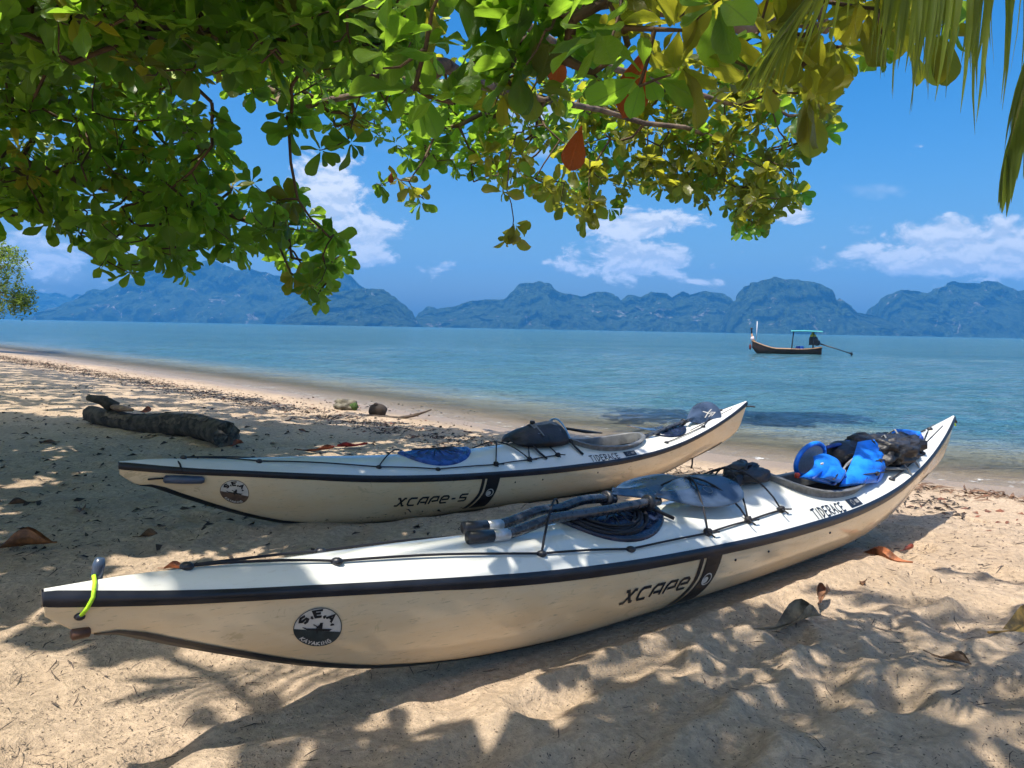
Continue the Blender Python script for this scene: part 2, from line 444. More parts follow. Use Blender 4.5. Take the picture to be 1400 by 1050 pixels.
P_left_front = [(395, 440), (410, 418), (430, 408), (445, 401), (470, 396), (495, 394), (520, 395), (530, 402), (540, 409), (550, 418), (560, 430), (571, 443)]
P_mid = [(560, 444), (572, 428), (585, 418), (600, 422), (620, 418), (645, 412), (670, 409), (690, 408), (700, 400), (715, 388), (735, 383), (750, 386), (765, 398), (782, 402), (797, 405), (807, 400), (825, 399), (845, 405), (850, 410), (860, 403), (872, 405), (892, 398), (910, 400), (917, 406), (932, 398), (945, 402), (960, 398), (980, 399), (997, 405), (1002, 414), (1012, 420), (1060, 440), (1090, 455)]
P_mid_tower = [(990, 452), (1002, 412), (1012, 406), (1020, 394), (1040, 381), (1060, 378), (1085, 381), (1115, 385), (1135, 393), (1141, 405), (1144, 420), (1147, 410), (1153, 408), (1160, 415), (1175, 427), (1187, 430), (1202, 432), (1220, 440), (1240, 458)]
P_right = [(1196, 457), (1203, 432), (1207, 414), (1220, 400), (1240, 394), (1255, 397), (1270, 401), (1285, 391), (1305, 386), (1335, 387), (1350, 383), (1370, 384), (1382, 391), (1395, 399), (1430, 390), (1480, 398), (1540, 392), (1600, 410), (1680, 402), (1780, 430), (1850, 455)]
hill('far_hill', 'far pale range of low limestone hills', 4700, 220, P_left_far, 3)
hill('broad_hill', 'broad limestone island with a rounded summit', 3500, 330, P_left, 8)
hill('headland_hill', 'dark wooded headland in front of the broad island', 2700, 190, P_left_front, 14)
hill('long_hill', 'long row of wooded limestone knolls', 3100, 260, P_mid, 21)
hill('tower_hill', 'steep limestone tower hill with a small pinnacle beside it', 2800, 210, P_mid_tower, 33)
hill('double_hill', 'double humped limestone island with cliffs', 3000, 260, P_right, 47)

def build_haze():
    m = bpy.data.materials.new('haze'); m.use_nodes = True; t = NT(m.node_tree)
    out = t.n('ShaderNodeOutputMaterial'); v = t.n('ShaderNodeVolumePrincipled')
    v.inputs['Color'].default_value = (.08, .43, 1.0, 1); v.inputs['Density'].default_value = HAZE
    v.inputs['Anisotropy'].default_value = 0.0
    t.l(v.outputs[0], out.inputs['Volume'])
    b = MB(); b.box((0, 2650, 228), (12400, 5800, 464)); o = b.build('haze', m, smooth=False)
    tag(o, 'thin blue sea haze', kind='stuff')
HAZE = 0.00020
build_haze()

# ------------------------------------------------------------------ materials for gear
GEL = None
def gelcoat(name, dirt, c1=(.80, .78, .72), c2=(.74, .70, .61)):
    m, t = new_mat(name)
    out = t.n('ShaderNodeOutputMaterial'); b = t.n('ShaderNodeBsdfPrincipled'); t.l(b.outputs[0], out.inputs[0])
    co = t.n('ShaderNodeTexCoord').outputs['Object']
    n1 = t.noise(t.mapping(co, (1, 1, 3)), 2.2, 5, .6); n2 = t.noise(t.mapping(co, (1.2, 1.2, 9), rot=(0, .06, .6)), 14, 5, .75)
    c = t.mix(t.maprange(n1, .35, .7), c1, c2)
    c = t.mix(t.math('MULTIPLY', t.maprange(n2, .57, .70), dirt), c, (.44, .36, .24))
    n4 = t.noise(t.mapping(co, (1, 1, 2), rot=(0, .1, .65)), 5.0, 7, .75, 1.5)
    c = t.mix(t.math('MULTIPLY', t.maprange(n4, .58, .66), dirt), c, (.60, .47, .28))
    sc = t.noise(t.mapping(co, (2.2, 2.2, 60), rot=(0, .08, .68)), 6.0, 3, .6)
    c = t.mix(t.math('MULTIPLY', t.maprange(sc, .71, .75), dirt * .6), c, (.38, .32, .24))
    t.l(c, b.inputs['Base Color'])
    t.l(t.maprange(n1, .3, .7, .10, .26, False), b.inputs['Roughness'])
    b.inputs['Coat Weight'].default_value = .5; b.inputs['Coat Roughness'].default_value = .06
    return m
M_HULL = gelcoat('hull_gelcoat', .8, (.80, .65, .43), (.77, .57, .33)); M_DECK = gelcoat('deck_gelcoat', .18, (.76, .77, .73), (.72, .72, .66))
M_SEAM = pbr('seam_tape', (.012, .014, .022), .38, .3, 12)
M_DECAL = pbr('decal_black', (.012, .013, .018), .35, .2, 30)
M_DECALW = pbr('decal_white', (.62, .60, .55), .4, .08, 20)
M_RUBBER = pbr('black_rubber', (.022, .024, .032), .36, .4, 14, .4, 30)
M_HATCH = pbr('hatch_rubber', (.016, .026, .06), .24, .4, 14, .3, 22)
M_HATCH_SKY = pbr('hatch_sky_tint', (.02, .085, .32), .26, .5, 14, .3, 22)  # black rubber with the sky's reflection put into its blue base colour
M_CORD = pbr('black_cord', (.012, .012, .018), .7, .3, 60)
M_LIME = pbr('lime_cord', (.50, .85, .03), .6, .2, 80)
M_COAM = pbr('coaming_grey', (.16, .165, .17), .4, .3, 14)
M_LINER = pbr('cockpit_liner', (.03, .033, .04), .6, .3, 10)
M_CARBON = pbr('carbon_shaft', (.045, .05, .062), .28, .5, 40, coat=.3)
M_BLADE = pbr('paddle_blade', (.05, .075, .125), .30, .35, 9, coat=.3)
M_SILVER = pbr('silver_sleeve', (.55, .56, .58), .35, .15, 30, metallic=.4)
M_BLUE = pbr('blue_nylon', (.008, .20, .85), .5, .35, 9, 1.0, 13)
M_BLUED = pbr('dark_blue_nylon', (.008, .05, .30), .55, .35, 9, .5, 26)
M_MESHG = pbr('grey_mesh', (.30, .33, .36), .7, .2, 120, .3, 160)
M_BLACKN = pbr('black_nylon', (.022, .023, .030), .5, .6, 7, 1.0, 16)
M_PALEBLUE = pbr('pale_blue_trim', (.22, .45, .75), .5, .2, 20)
M_STRAP = pbr('grey_strap', (.20, .21, .22), .6, .3, 30)
M_RED = pbr('red_clip', (.55, .05, .02), .4, .2, 30)
M_BROWNH = pbr('brown_handle', (.10, .045, .025), .5, .3, 30)

# ------------------------------------------------------------------ stroke lettering
GLYPH = {
 'X': [[(.0, 1), (.25, 1), (.78, 0), (1.0, 0)], [(1.05, 1), (.82, 1), (.2, 0), (-.15, 0)]],
 'C': [[(1, 1), (.28, 1), (.06, .78), (.06, .2), (.22, 0), (.9, 0)]],
 'A': [[(.0, 0), (.06, .72), (.3, 1), (.95, 1), (.95, 0)], [(.2, .34), (.9, .34)]],
 'P': [[(.0, 0), (.06, .72), (.3, 1), (.95, 1), (.98, .45), (.25, .4)]],
 'E': [[(.2, .52), (.95, .52), (.98, .82), (.8, 1), (.28, 1), (.06, .78), (.06, .2), (.22, 0), (.95, 0)]],
 '-': [[(.15, .5), (.8, .5)]],
 'S': [[(1, 1), (.2, 1), (.05, .85), (.08, .55), (.88, .48), (.95, .15), (.8, 0), (0, 0)]],
}
HAND = {
 'T': [[(-.1, .92), (1.05, 1)], [(.45, .95), (.5, -.05)]], 'I': [[(.5, 1), (.55, -.05)]],
 'D': [[(.15, 1.0), (.2, 0), (.75, .2), (1, .55), (.7, .9), (.0, 1)]],
 'E': [[(1, 1), (.15, .95), (.2, 0), (1.05, .05)], [(.18, .5), (.85, .52)]],
 'R': [[(.15, 0), (.1, 1), (.8, .95), (.85, .6), (.2, .45), (1, 0)]], 'A': [[(0, 0), (.5, 1), (1, 0)], [(.2, .38), (.8, .38)]],
 'C': [[(1, .9), (.5, 1), (.1, .6), (.15, .2), (.5, 0), (1, .1)]], 'S': [[(.95, .85), (.5, 1), (.1, .8), (.2, .55), (.8, .45), (.9, .2), (.5, 0), (.05, .15)]],
 'K': [[(.1, 0), (.1, 1)], [(.95, 1), (.12, .45), (1, 0)]], 'Y': [[(0, 1), (.5, .5), (1, 1)], [(.5, .5), (.5, 0)]],
 'N': [[(.1, 0), (.1, 1), (.9, 0), (.9, 1)]], 'G': [[(.95, .85), (.5, 1), (.1, .6), (.15, .2), (.5, 0), (.9, .15), (.9, .5), (.5, .5)]],
 '.': [[(.4, .0), (.6, .0), (.6, .16), (.4, .16)]],
}
def strokes2quads(polys, width):
    out = []
    for pl in polys:
        pts = [Vector(p) for p in pl]; Lf = []; Rt = []
        for i, p in enumerate(pts):
            a = (pts[i] - pts[i - 1]).normalized() if i else None
            b = (pts[i + 1] - pts[i]).normalized() if i < len(pts) - 1 else None
            tg = ((a or b) + (b or a)).normalized(); nr = Vector((-tg.y, tg.x)); k = 1.0
            if a is not None and b is not None: k = 1 / max(.55, abs(nr.dot(Vector((-a.y, a.x)))))
            Lf.append(p + nr * width * .5 * k); Rt.append(p - nr * width * .5 * k)
        for i in range(len(pts) - 1): out.append((Lf[i], Lf[i + 1], Rt[i + 1], Rt[i]))
    return out

# ------------------------------------------------------------------ kayak
def interp(xs, ys):
    xs = np.array(xs); ys = np.array(ys)
    # smooth (pchip-like) by sampling a cubic through local slopes
    sl = np.gradient(ys, xs)
    def f(u):
        u = min(max(u, xs[0]), xs[-1]); i = min(max(int(np.searchsorted(xs, u)) - 1, 0), len(xs) - 2)
        h = xs[i + 1] - xs[i]; s = (u - xs[i]) / h
        return float((1 + 2 * s) * (1 - s) ** 2 * ys[i] + s * (1 - s) ** 2 * h * sl[i] + s * s * (3 - 2 * s) * ys[i + 1] + s * s * (s - 1) * h * sl[i + 1])
    return f
SHEER = interp([0, .04, .12, .2, .25, .34, .42, .56, .67, .77, .87, .94, 1.0], [.515, .482, .432, .382, .352, .315, .296, .278, .288, .335, .430, .520, .61])
KEEL = interp([0, .012, .03, .045, .08, .125, .165, .215, .275, .4, .6, .7, .76, .81, .85, .89, .94, .965, .985, 1.0],
              [.468, .415, .385, .345, .258, .158, .09, .038, .010, 0, 0, .012, .045, .088, .140, .19, .265, .32, .40, .57])
CROWN = interp([0, .03, .1, .2, .3, .42, .5, .56, .60, .66, .72, .76, .85, .93, 1], [.022, .045, .06, .090, .108, .128, .158, .185, .172, .130, .088, .062, .055, .05, .02])
HB = .278
class Kayak:
    def __init__(s, bow, stern, zoff):
        s.bow = Vector((bow[0], bow[1], 0)); d = Vector((stern[0], stern[1], 0)) - s.bow; s.L = sqrt(d.x ** 2 + d.y ** 2)
        s.d = Vector((d.x, d.y, 0)).normalized(); s.n = Vector((-s.d.y, s.d.x, 0)); s.z = zoff      # n: port side, away from the camera
        s.origin = Vector((s.bow.x, s.bow.y, 0)) + s.d * s.L / 2; s.origin.z = zoff
        s.tc = 3.465 / 5.38 * s.L; s.ca = .44; s.cb = .19
    def W(s, t, y, z): return Vector((s.bow.x, s.bow.y, s.z)) + s.d * t + s.n * y + Vector((0, 0, z))
    def half(s, u):
        k = (u - .545) / (.545 if u < .545 else .455)
        return .016 + (HB - .016) * max(0, 1 - abs(k) ** (2.0 if u < .545 else 2.2))
    def hull(s, t, w, side):
        u = t / s.L; b = s.half(u); zk = KEEL(u); zs = SHEER(u)
        e = min(1, max(0, (min(u / .34, (1 - u) / .30)))); m = .10 + .78 * e * e * (3 - 2 * e)
        th = w * pi / 2
        y = b * ((1 - m) * w ** .92 + m * sin(th) ** .8); z = zk + (zs - zk) * ((1 - m) * w + m * (1 - cos(th)) ** 1.05)
        return s.W(t, side * y, z)
    def deck(s, t, q, lift=0.0):
        u = t / s.L; b = s.half(u); zs = SHEER(u); c = CROWN(u)
        aq = abs(q); p = 1.75
        r = 1 - aq ** p
        return s.W(t, q * b, zs + c * r + lift)
    def hull_n(s, t, w, side):
        e = 1e-3
        a = s.hull(t + e, w, side) - s.hull(t - e, w, side); b = s.hull(t, w + e, side) - s.hull(t, w - e, side)
        n = a.cross(b).normalized()
        return n if n.dot(s.n * side) > 0 else -n
    def yc(s, t):
        k = abs((t - s.tc) / s.ca)
        return s.cb * (1 - k ** 2.4) ** (1 / 2.1) if k < 1 else 0.0
    def local(s, px, py, off):
        """pixel on the vertical plane lying off metres to port of the centre line -> world point"""
        r = ray(px, py); r = Vector(r); o = Vector((0, 0, H)); P0 = Vector((s.bow.x, s.bow.y, 0)) + s.n * off
        return o + r * ((P0 - o).dot(s.n) / r.dot(s.n))

def stations(k):
    L = k.L; t = set(np.linspace(0, 1, 74) * L)
    t |= set((1 - np.cos(np.linspace(0, pi / 2, 12))) * .12 * L); t |= set(L - (1 - np.cos(np.linspace(0, pi / 2, 10))) * .1 * L)
    c = k.tc + np.cos(np.linspace(0, pi, 33)) * k.ca
    t = {x for x in t if not (k.tc - k.ca - .02 < x < k.tc + k.ca + .02)} | set(c)
    out = []
    for x in sorted(t):
        if not out or x - out[-1] > 6e-4: out.append(float(x))
    return out

def decal(k, name, mat, parent, shapes, t0, w0, side, off, label=None):
    """shapes: polygons in metres (a along the hull, h up the hull face); bent onto the hull"""
    arc = (k.hull(t0, min(w0 + .1, 1), side) - k.hull(t0, max(w0 - .1, 0), side)).length / .2
    b = MB()
    for poly in shapes:
        vs = []
        for a, h in poly:
            t = t0 + a; w = min(.972, w0 + h / arc)
            vs.append(k.hull(t, w, side) + k.hull_n(t, min(max(w, .02), .99), side) * off)
        b.add(vs, [tuple(range(len(vs)))])
    o = b.build(name, mat, parent, smooth=False)
    if label: o['label'] = label
    return o
def cut(polys_fn, a0, a1, n):   # strips between two height curves
    xs = np.linspace(a0, a1, n + 1); out = []
    for i in range(n):
        lo0, hi0 = polys_fn(xs[i]); lo1, hi1 = polys_fn(xs[i + 1]); m = 6
        for j in range(m):
            f = lambda lo, hi, q: lo + (hi - lo) * q / m
            out.append([(xs[i], f(lo0, hi0, j)), (xs[i + 1], f(lo1, hi1, j)), (xs[i + 1], f(lo1, hi1, j + 1)), (xs[i], f(lo0, hi0, j + 1))])
    return out
def ringshape(cx, cy, r0, r1, n=28, a0=0, a1=2 * pi, sx=1.0):
    out = []
    for i in range(n):
        p, q = a0 + (a1 - a0) * i / n, a0 + (a1 - a0) * (i + 1) / n
        out.append([(cx + sx * r0 * cos(p), cy + r0 * sin(p)), (cx + sx * r1 * cos(p), cy + r1 * sin(p)), (cx + sx * r1 * cos(q), cy + r1 * sin(q)), (cx + sx * r0 * cos(q), cy + r0 * sin(q))])
    return out
def discshape(cx, cy, r, n=28, rows=4):
    out = []
    for k in range(rows): out += ringshape(cx, cy, r * k / rows if k else .0001, r * (k + 1) / rows, n)
    return out
def textshape(txt, font, hgt, wid, gap, slant, width, arc=None):
    out = []; x = 0
    for ch in txt:
        gw = wid * (.45 if ch in '.I' else .8 if ch == '-' else 1)
        for q in strokes2quads(font[ch], width):
            pts = []
            for p in q:
                px = x + p.x * gw + slant * p.y * hgt; pyy = p.y * hgt; pts.append((px, pyy))
            out.append(pts)
        x += gw + gap
    if arc:
        R, cx, cy, sgn = arc; tot = x - gap; o2 = []
        for q in out:
            pp = []
            for a, h in q:
                th = (a - tot / 2) / R
                rr = R + sgn * h
                pp.append((cx + rr * sin(th), cy + sgn * rr * cos(th)))
            o2.append(pp)
        return o2
    return out

def build_kayak(k, label, text, logo_dark, near):
    root = thing('sea_kayak', label, 'kayak', k.origin, 'sea kayaks drawn up on the sand'); root['_abs'] = tuple(k.origin)
    L = k.L; st = stations(k); NW = 16
    b = MB(); rows = [[k.hull(t, 1 - j / NW, 1) for j in range(NW)] + [k.hull(t, j / NW, -1) for j in range(NW + 1)] for t in st]
    b.grid(rows); b.add(rows[0], [tuple(range(len(rows[0])))]); b.add(rows[-1], [tuple(range(len(rows[-1]) - 1, -1, -1))])
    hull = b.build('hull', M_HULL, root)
    b = MB(); NV = 12
    for side in (1, -1):
        rows = []
        for t in st:
            bb = k.half(t / L); qc = k.yc(t) / bb
            rows.append([k.deck(t, side * (1 + (qc - 1) * (j / NV))) for j in range(NV + 1)])
        b.grid(rows)
    b.add([k.deck(0, q) for q in np.linspace(1, -1, 13)], [tuple(range(13))])
    b.build('deck', M_DECK, root)
    # seam tape
    b = MB()
    loop = []
    for t in st:
        r = []
        for side in (1, -1):
            z = SHEER(t / L) - KEEL(t / L)
            wdn = 1 - min(.35, (.030 if near else .030) / max(z, .05) * (.62 if t / L < .2 else .68)); nrm = k.n * side
            rr = []
            for w in (wdn, (wdn + 1) / 2, .998):
                rr.append(k.hull(t, w, side) + k.hull_n(t, min(w, .98), side) * .003)
            bb = max(k.half(t / L), .02); dq = .010 / bb
            for q in (dq * .35, dq):
                rr.append(k.deck(t, side * (1 - q)) + (nrm * .6 + Vector((0, 0, .8))) * .003)
            r.append(rr)
        loop.append(r)
    b.grid([r[0] for r in loop]); b.grid([r[1] for r in loop])
    fr = [p - k.d * .004 for p in loop[0][0]] ; fr2 = [p - k.d * .004 for p in loop[0][1]]
    b.grid([loop[0][0], fr, fr2, loop[0][1]])
    bk = [p + k.d * .004 for p in loop[-1][0]]; bk2 = [p + k.d * .004 for p in loop[-1][1]]
    b.grid([loop[-1][0], bk, bk2, loop[-1][1]])
    b.build('seam_tape', M_SEAM, root)
    # keel strip
    b = MB(); rows = []
    for t in st:
        u = t / L
        if not .018 < u < .94: continue
        z = max(.04, SHEER(u) - KEEL(u)); e = min(1, max(0, min(u / .34, (1 - u) / .3))); ww = min(.3, (.028 + .02 * e) / z * (.9 if e < .5 else 1.1))
        ww *= min(1, (u - .018) / .02) if u < .5 else 1
        rows.append([k.hull(t, w, 1) + k.hull_n(t, max(w, .03), 1) * .003 for w in (ww, ww / 2)] + [k.hull(t, 0, 1) - Vector((0, 0, .004))] + [k.hull(t, w, -1) + k.hull_n(t, max(w, .03), -1) * .003 for w in (ww / 2, ww)])
    b.grid(rows); b.build('keel_strip', M_SEAM, root)
    # coaming
    N = 72; path = []
    for i in range(N):
        a = 2 * pi * i / N; t = k.tc + k.ca * math.copysign(abs(cos(a)) ** (2 / 2.4), cos(a)); y = math.copysign(k.yc(min(max(t, k.tc - k.ca + 1e-5), k.tc + k.ca - 1e-5)), sin(a))
        path.append((t, y))
    def zdeck(t, y): u = t / L; return SHEER(u) + CROWN(u) * (1 - abs(y / k.half(u)) ** 1.75)
    def ring(profile):
        rows = []
        for i in range(N):
            t, y = path[i]; t1, y1 = path[(i + 1) % N]; t0, y0 = path[i - 1]
            tg = Vector((t1 - t0, y1 - y0)).normalized(); nr = Vector((tg.y, -tg.x))
            if nr.dot(Vector((t - k.tc, y))) < 0: nr = -nr
            z = zdeck(t, y)
            rows.append([k.W(t + nr.x * o, y + nr.y * o, z + dz) for o, dz in profile])
        return rows
    b = MB(); b.grid(ring([(-.004, -.05), (-.003, .03), (.0, .036), (.026, .037), (.031, .031)]), close_u=True)
    cm = b.build('coaming', M_COAM, root)
    b = MB(); b.grid(ring([(.031, .031), (.029, .024), (.008, .020), (.007, -.02)]), close_u=True); b.build('rim_underside', M_STRAP, cm)
    b = MB(); rows = []
    for f, zz in ((1.0, None), (1.02, .72), (.98, .35), (.86, .10), (.6, .05), (.02, .045)):
        row = []
        for t, y in path:
            tt = k.tc + (t - k.tc) * f * .995; yy = y * f * .985
            row.append(k.W(tt, yy, zdeck(t, y) - .02 if zz is None else .03 + (zdeck(t, y) - .05) * zz))
        rows.append(row)
    b.grid(rows, close_v=True); b.build('cockpit_liner', M_LINER, root)
    b = MB(); rows = []
    for i in range(9):
        t = k.tc + .02 + i * .045; rows.append([k.W(t, y, .09 + 1.6 * y * y + (.16 * max(0, (i - 5) / 3) ** 1.5)) for y in np.linspace(-.165, .165, 11)])
    b.grid(rows); s = b.build('seat', M_RUBBER, root)
    # hatches
    def hatch(t0, a, bb, name='hatch_cover', mt=None):
        b = MB(); rows = []
        NN = 44
        for f, dz in ((1.04, -.004), (1.06, .012), (1.02, .02), (.94, .021), (.88, .012), (.8, .014), (.6, .02), (.4, .024), (.2, .026), (.01, .026)):
            row = []
            for i in range(NN):
                an = 2 * pi * i / NN; t = t0 + a * f * cos(an); y = bb * f * sin(an)
                rib = .0035 * sin(an * 11) * (1 if .2 < f < .9 else 0)
                row.append(k.deck(t, y / k.half(t / L), dz + rib))
            rows.append(row)
        b.grid(rows, close_v=True); h = b.build(name, mt or (M_HATCH if near else M_HATCH_SKY), root)
        return h
    h1 = hatch(L * .362, .25, .165)
    hatch(L * .80, .16, .125, mt=M_HATCH)
    b = MB()
    for i in range(9):
        an = pi * (i + .5) / 9; b.tube([k.deck(L * .362 + .21 * cos(an) * s_, .135 * sin(an) * s_ / k.half(.362), .030) for s_ in (-.9, -.4, 0, .4, .9)], .0025, 4)
    b.build('hatch_rib', M_RUBBER, h1)
    # deck fittings and lines
    fits = [(.135, -.45), (.135, .45), (.27, -.70), (.27, .70), (.345, -.82), (.345, .82), (.43, -.80), (.43, .80), (.485, -.76), (.485, .76), (.535, -.74), (.535, .74), (.76, -.75), (.76, .75), (.86, -.7), (.86, .7), (.93, 0), (.06, 0)]
    for u, q in fits:
        p = k.deck(u * L, q, .006); b = MB(); b.blob(p, (.020, .014, .013), nu=10, nv=6); b.build('deck_fitting', M_RUBBER, root)
    def sag(a, bq, n=10, lift=.008):
        return [k.deck((a[0] + (bq[0] - a[0]) * i / n) * L, a[1] + (bq[1] - a[1]) * i / n, lift + .004 * sin(pi * i / n)) for i in range(n + 1)]
    for sgn in (-1, 1):
        b = MB()
        seq = [(.06, 0), (.135, .45 * sgn), (.27, .70 * sgn), (.345, .82 * sgn), (.43, .80 * sgn), (.485, .76 * sgn), (.535, .74 * sgn)]
        pts = []
        for a, c in zip(seq[:-1], seq[1:]): pts += sag(a, c, 8)[:-1]
        pts.append(k.deck(.535 * L, .74 * sgn, .008))
        b.tube(pts, .0042, 6); b.build('deck_line', M_CORD, root)
        b = MB(); seq = [(.76, .75 * sgn), (.86, .7 * sgn), (.93, 0)]; pts = []
        for a, c in zip(seq[:-1], seq[1:]): pts += sag(a, c, 8)[:-1]
        b.tube(pts, .004, 6); b.build('deck_line', M_CORD, root)
    hgt = .085 if near else .02
    for a, c in (((.43, -.80), (.485, .76)), ((.485, -.76), (.43, .80)), ((.485, -.76), (.535, .74)), ((.535, -.74), (.485, .76)), ((.27, -.70), (.345, .82))):
        b = MB(); n = 14
        b.tube([k.deck((a[0] + (c[0] - a[0]) * i / n) * L, a[1] + (c[1] - a[1]) * i / n, .010 + hgt * sin(pi * i / n) ** .7) for i in range(n + 1)], .0045, 6)
        b.build('bungee', M_CORD, root)
    for u, q in ((.43, -.80), (.485, -.76), (.535, -.74)):          # knots with loose ends
        p = k.deck(u * L, q, .014); b = MB(); b.blob(p, (.019, .017, .015), nu=8, nv=6, amp=.4, seed=int(u * 100))
        b.tube([p, p + k.d * .02 - k.n * .02, p + k.d * .05 - k.n * .022 - Vector((0, 0, .004))], .004, 5); b.tube([p, p - k.d * .015 - k.n * .02, p - k.d * .012 - k.n * .045 - Vector((0, 0, .012))], .004, 5)
        b.build('cord_knot', M_CORD, root)
    # aft deck panel groove
    b = MB(); b.tube([k.deck(.83 * L, -.55, .001), k.deck(.955 * L, -.38, .001), k.deck(.955 * L, .38, .001), k.deck(.83 * L, .55, .001)], .0035, 5); b.build('deck_groove', M_CORD, root)
    # screws along the hull
    for u in (.455, .50, .60): 
        p = k.hull(u * L, .84, -1); b = MB(); b.blob(p, (.006, .006, .006), nu=8, nv=6); b.build('drain_screw', M_SEAM, root)
    # lettering on the side that faces the sand in front
    side = -1
    sh = textshape(text, GLYPH, .055, .070, .017, .28, .16 if False else .013 / .055)
    def fix(shapes, s=1.0): return shapes
    tx0 = 1.80 / 5.38 * L if near else 1.50 / 5.2 * L
    decal(k, 'name_lettering', M_DECAL, root, textshape2(text, GLYPH, .050, .0565, .0185, .25, .0125), tx0, .66 if near else .60, side, .0022)
    bx = 2.19 / 5.38 * L if near else 2.08 / 5.2 * L
    arc = (k.hull(bx, .9, side) - k.hull(bx, .1, side)).length
    hh = lambda h: h / .19
    cv = lambda h: .30 * max(0, .05 - h) ** 1.35
    rows = [.145, .12, .095, .07, .045, .02, -.005, -.03, -.055, -.08, -.10]
    def band(l, r): return [[(l(a), a), (r(a), a), (r(c), c), (l(c), c)] for a, c in zip(rows[:-1], rows[1:])]
    dec = decal(k, 'emblem_band', M_DECAL, root, band(lambda h: .040 + .12 * h - cv(h) * 2.4, lambda h: .135 + .16 * h - cv(h) * .8) + band(lambda h: .12 * h - cv(h) * 3.0, lambda h: .024 + .12 * h - cv(h) * 2.5), bx, .62, side, .0022)
    decal(k, 'emblem_ring', M_DECALW, dec, ringshape(.092, .035, .024, .030, 24) + ringshape(.084, .032, .001, .017, 16), bx, .62, side, .0034)
    # maker's lettering on the deck
    def on_deck(shapes, t0, q0, name, mat, parent, off):
        bm = MB(); hbm = k.half(t0 / L)
        for poly in shapes:
            bm.add([k.deck(t0 + a, q0 + h / hbm * .95, off) for a, h in poly], [tuple(range(len(poly)))])
        return bm.build(name, mat, parent, smooth=False)
    td = 3.10 / 5.38 * L if near else 3.06 / 5.2 * L
    on_deck(textshape2('TIDERACE', HAND, .040, .031, .009, -.05, .0065), td, -.955, 'maker_lettering', M_DECAL, root, .004)
    pl = on_deck([[(x / 8 * .125, 0), ((x + 1) / 8 * .125, 0), ((x + 1) / 8 * .125, .042), (x / 8 * .125, .042)] for x in range(8)], td + .36, -.95, 'camera_sticker', M_DECAL, root, .004)
    on_deck(ringshape(.045, .021, .010, .014, 16) + [[(.075, .012), (.108, .012), (.108, .030), (.075, .030)]], td + .36, -.95, 'sticker_print', M_STRAP, pl, .0052)
    # round club sticker near the bow
    lt = .655 / 5.38 * L if near else .56 / 5.2 * L; lw = .60 if near else .58; R = .070 if near else .076
    disc = decal(k, 'club_sticker', M_DECALW, root, discshape(0, 0, R), lt, lw, side, .0016)
    lower = []
    for i in range(16):
        x0, x1 = -R + 2 * R * i / 16, -R + 2 * R * (i + 1) / 16
        y0, y1 = -sqrt(max(0, R * R - x0 * x0)), -sqrt(max(0, R * R - x1 * x1)); tp = -.008
        for j in range(4):
            f = lambda y, q: min(y, tp) + (tp - min(y, tp)) * q / 4
            lower.append([(x0, f(y0, j)), (x1, f(y1, j)), (x1, f(y1, j + 1)), (x0, f(y0, j + 1))])
    decal(k, 'sticker_sea', logo_dark, disc, lower, lt, lw, side, .0026)
    decal(k, 'sticker_border', logo_dark, disc, ringshape(0, 0, R * .965, R, 36), lt, lw, side, .003)
    decal(k, 'sticker_lettering', M_DECAL, disc, textshape2('S.E.A.', HAND, .022, .020, .0035, 0, .0075, arc=(R * .58, 0, 0, 1)), lt, lw, side, .003)
    decal(k, 'sticker_lettering', M_DECALW, disc, textshape2('KAYAKING', HAND, .014, .0118, .0028, 0, .0033, arc=(R * .93, 0, 0, -1)), lt, lw, side, .0034)
    boat = [[(-.042, -.002), (.042, .001), (.034, -.007), (-.030, -.008)], [(-.042, -.002), (-.046, .002), (-.036, .001), (-.03, -.004)],
            [(-.006, 0), (.012, 0), (.012, .014), (.0, .012)], [(.002, .012), (.011, .012), (.012, .021), (.004, .021)], [(-.016, .012), (-.002, .004), (0, .007), (-.014, .015)], [(-.004, -.008), (.002, -.008), (.002, -.018), (-.002, -.018)]]
    decal(k, 'sticker_paddler', M_DECAL, disc, boat, lt, lw, side, .0034)
    return root
def textshape2(txt, font, hgt, wid, gap, slant, wabs, arc=None):
    out = []; x = 0
    for ch in txt:
        gw = wid * (.42 if ch in '.I' else .8 if ch == '-' else 1)
        polys = [[(p[0] * gw + slant * p[1] * hgt, p[1] * hgt) for p in pl] for pl in font[ch]]
        for q in strokes2quads(polys, wabs): out.append([(x + p.x, p.y) for p in q])
        x += gw + gap
    if arc:
        R, cx, cy, sgn = arc; tot = x - gap; o2 = []
        for q in out:
            pp = []
            for a, h in q:
                th = (a - tot / 2) / R; rr = R + h if sgn > 0 else R - h
                pp.append((cx + rr * sin(th), cy + sgn * rr * cos(th)))
            o2.append(pp)
        return o2
    return out

M_LOGO1 = pbr('logo_slate', (.03, .045, .05), .4, .3, 30); M_LOGO2 = pbr('logo_brown', (.13, .08, .055), .45, .3, 30)
KN = Kayak((-1.110, 1.705), (3.082, 5.075), 0.012)
KF = Kayak((-2.040, 3.769), (2.187, 6.796), -.075)
kn = build_kayak(KN, 'white sea kayak with blue vest in its cockpit and two cranked paddles on deck', 'XCAPE', M_LOGO1, True)
kf = build_kayak(KF, 'white sea kayak nearer the water, a black bag strapped in front of its cockpit', 'XCAPE-S', M_LOGO2, False)
kn.location = KN.origin; kf.location = KF.origin

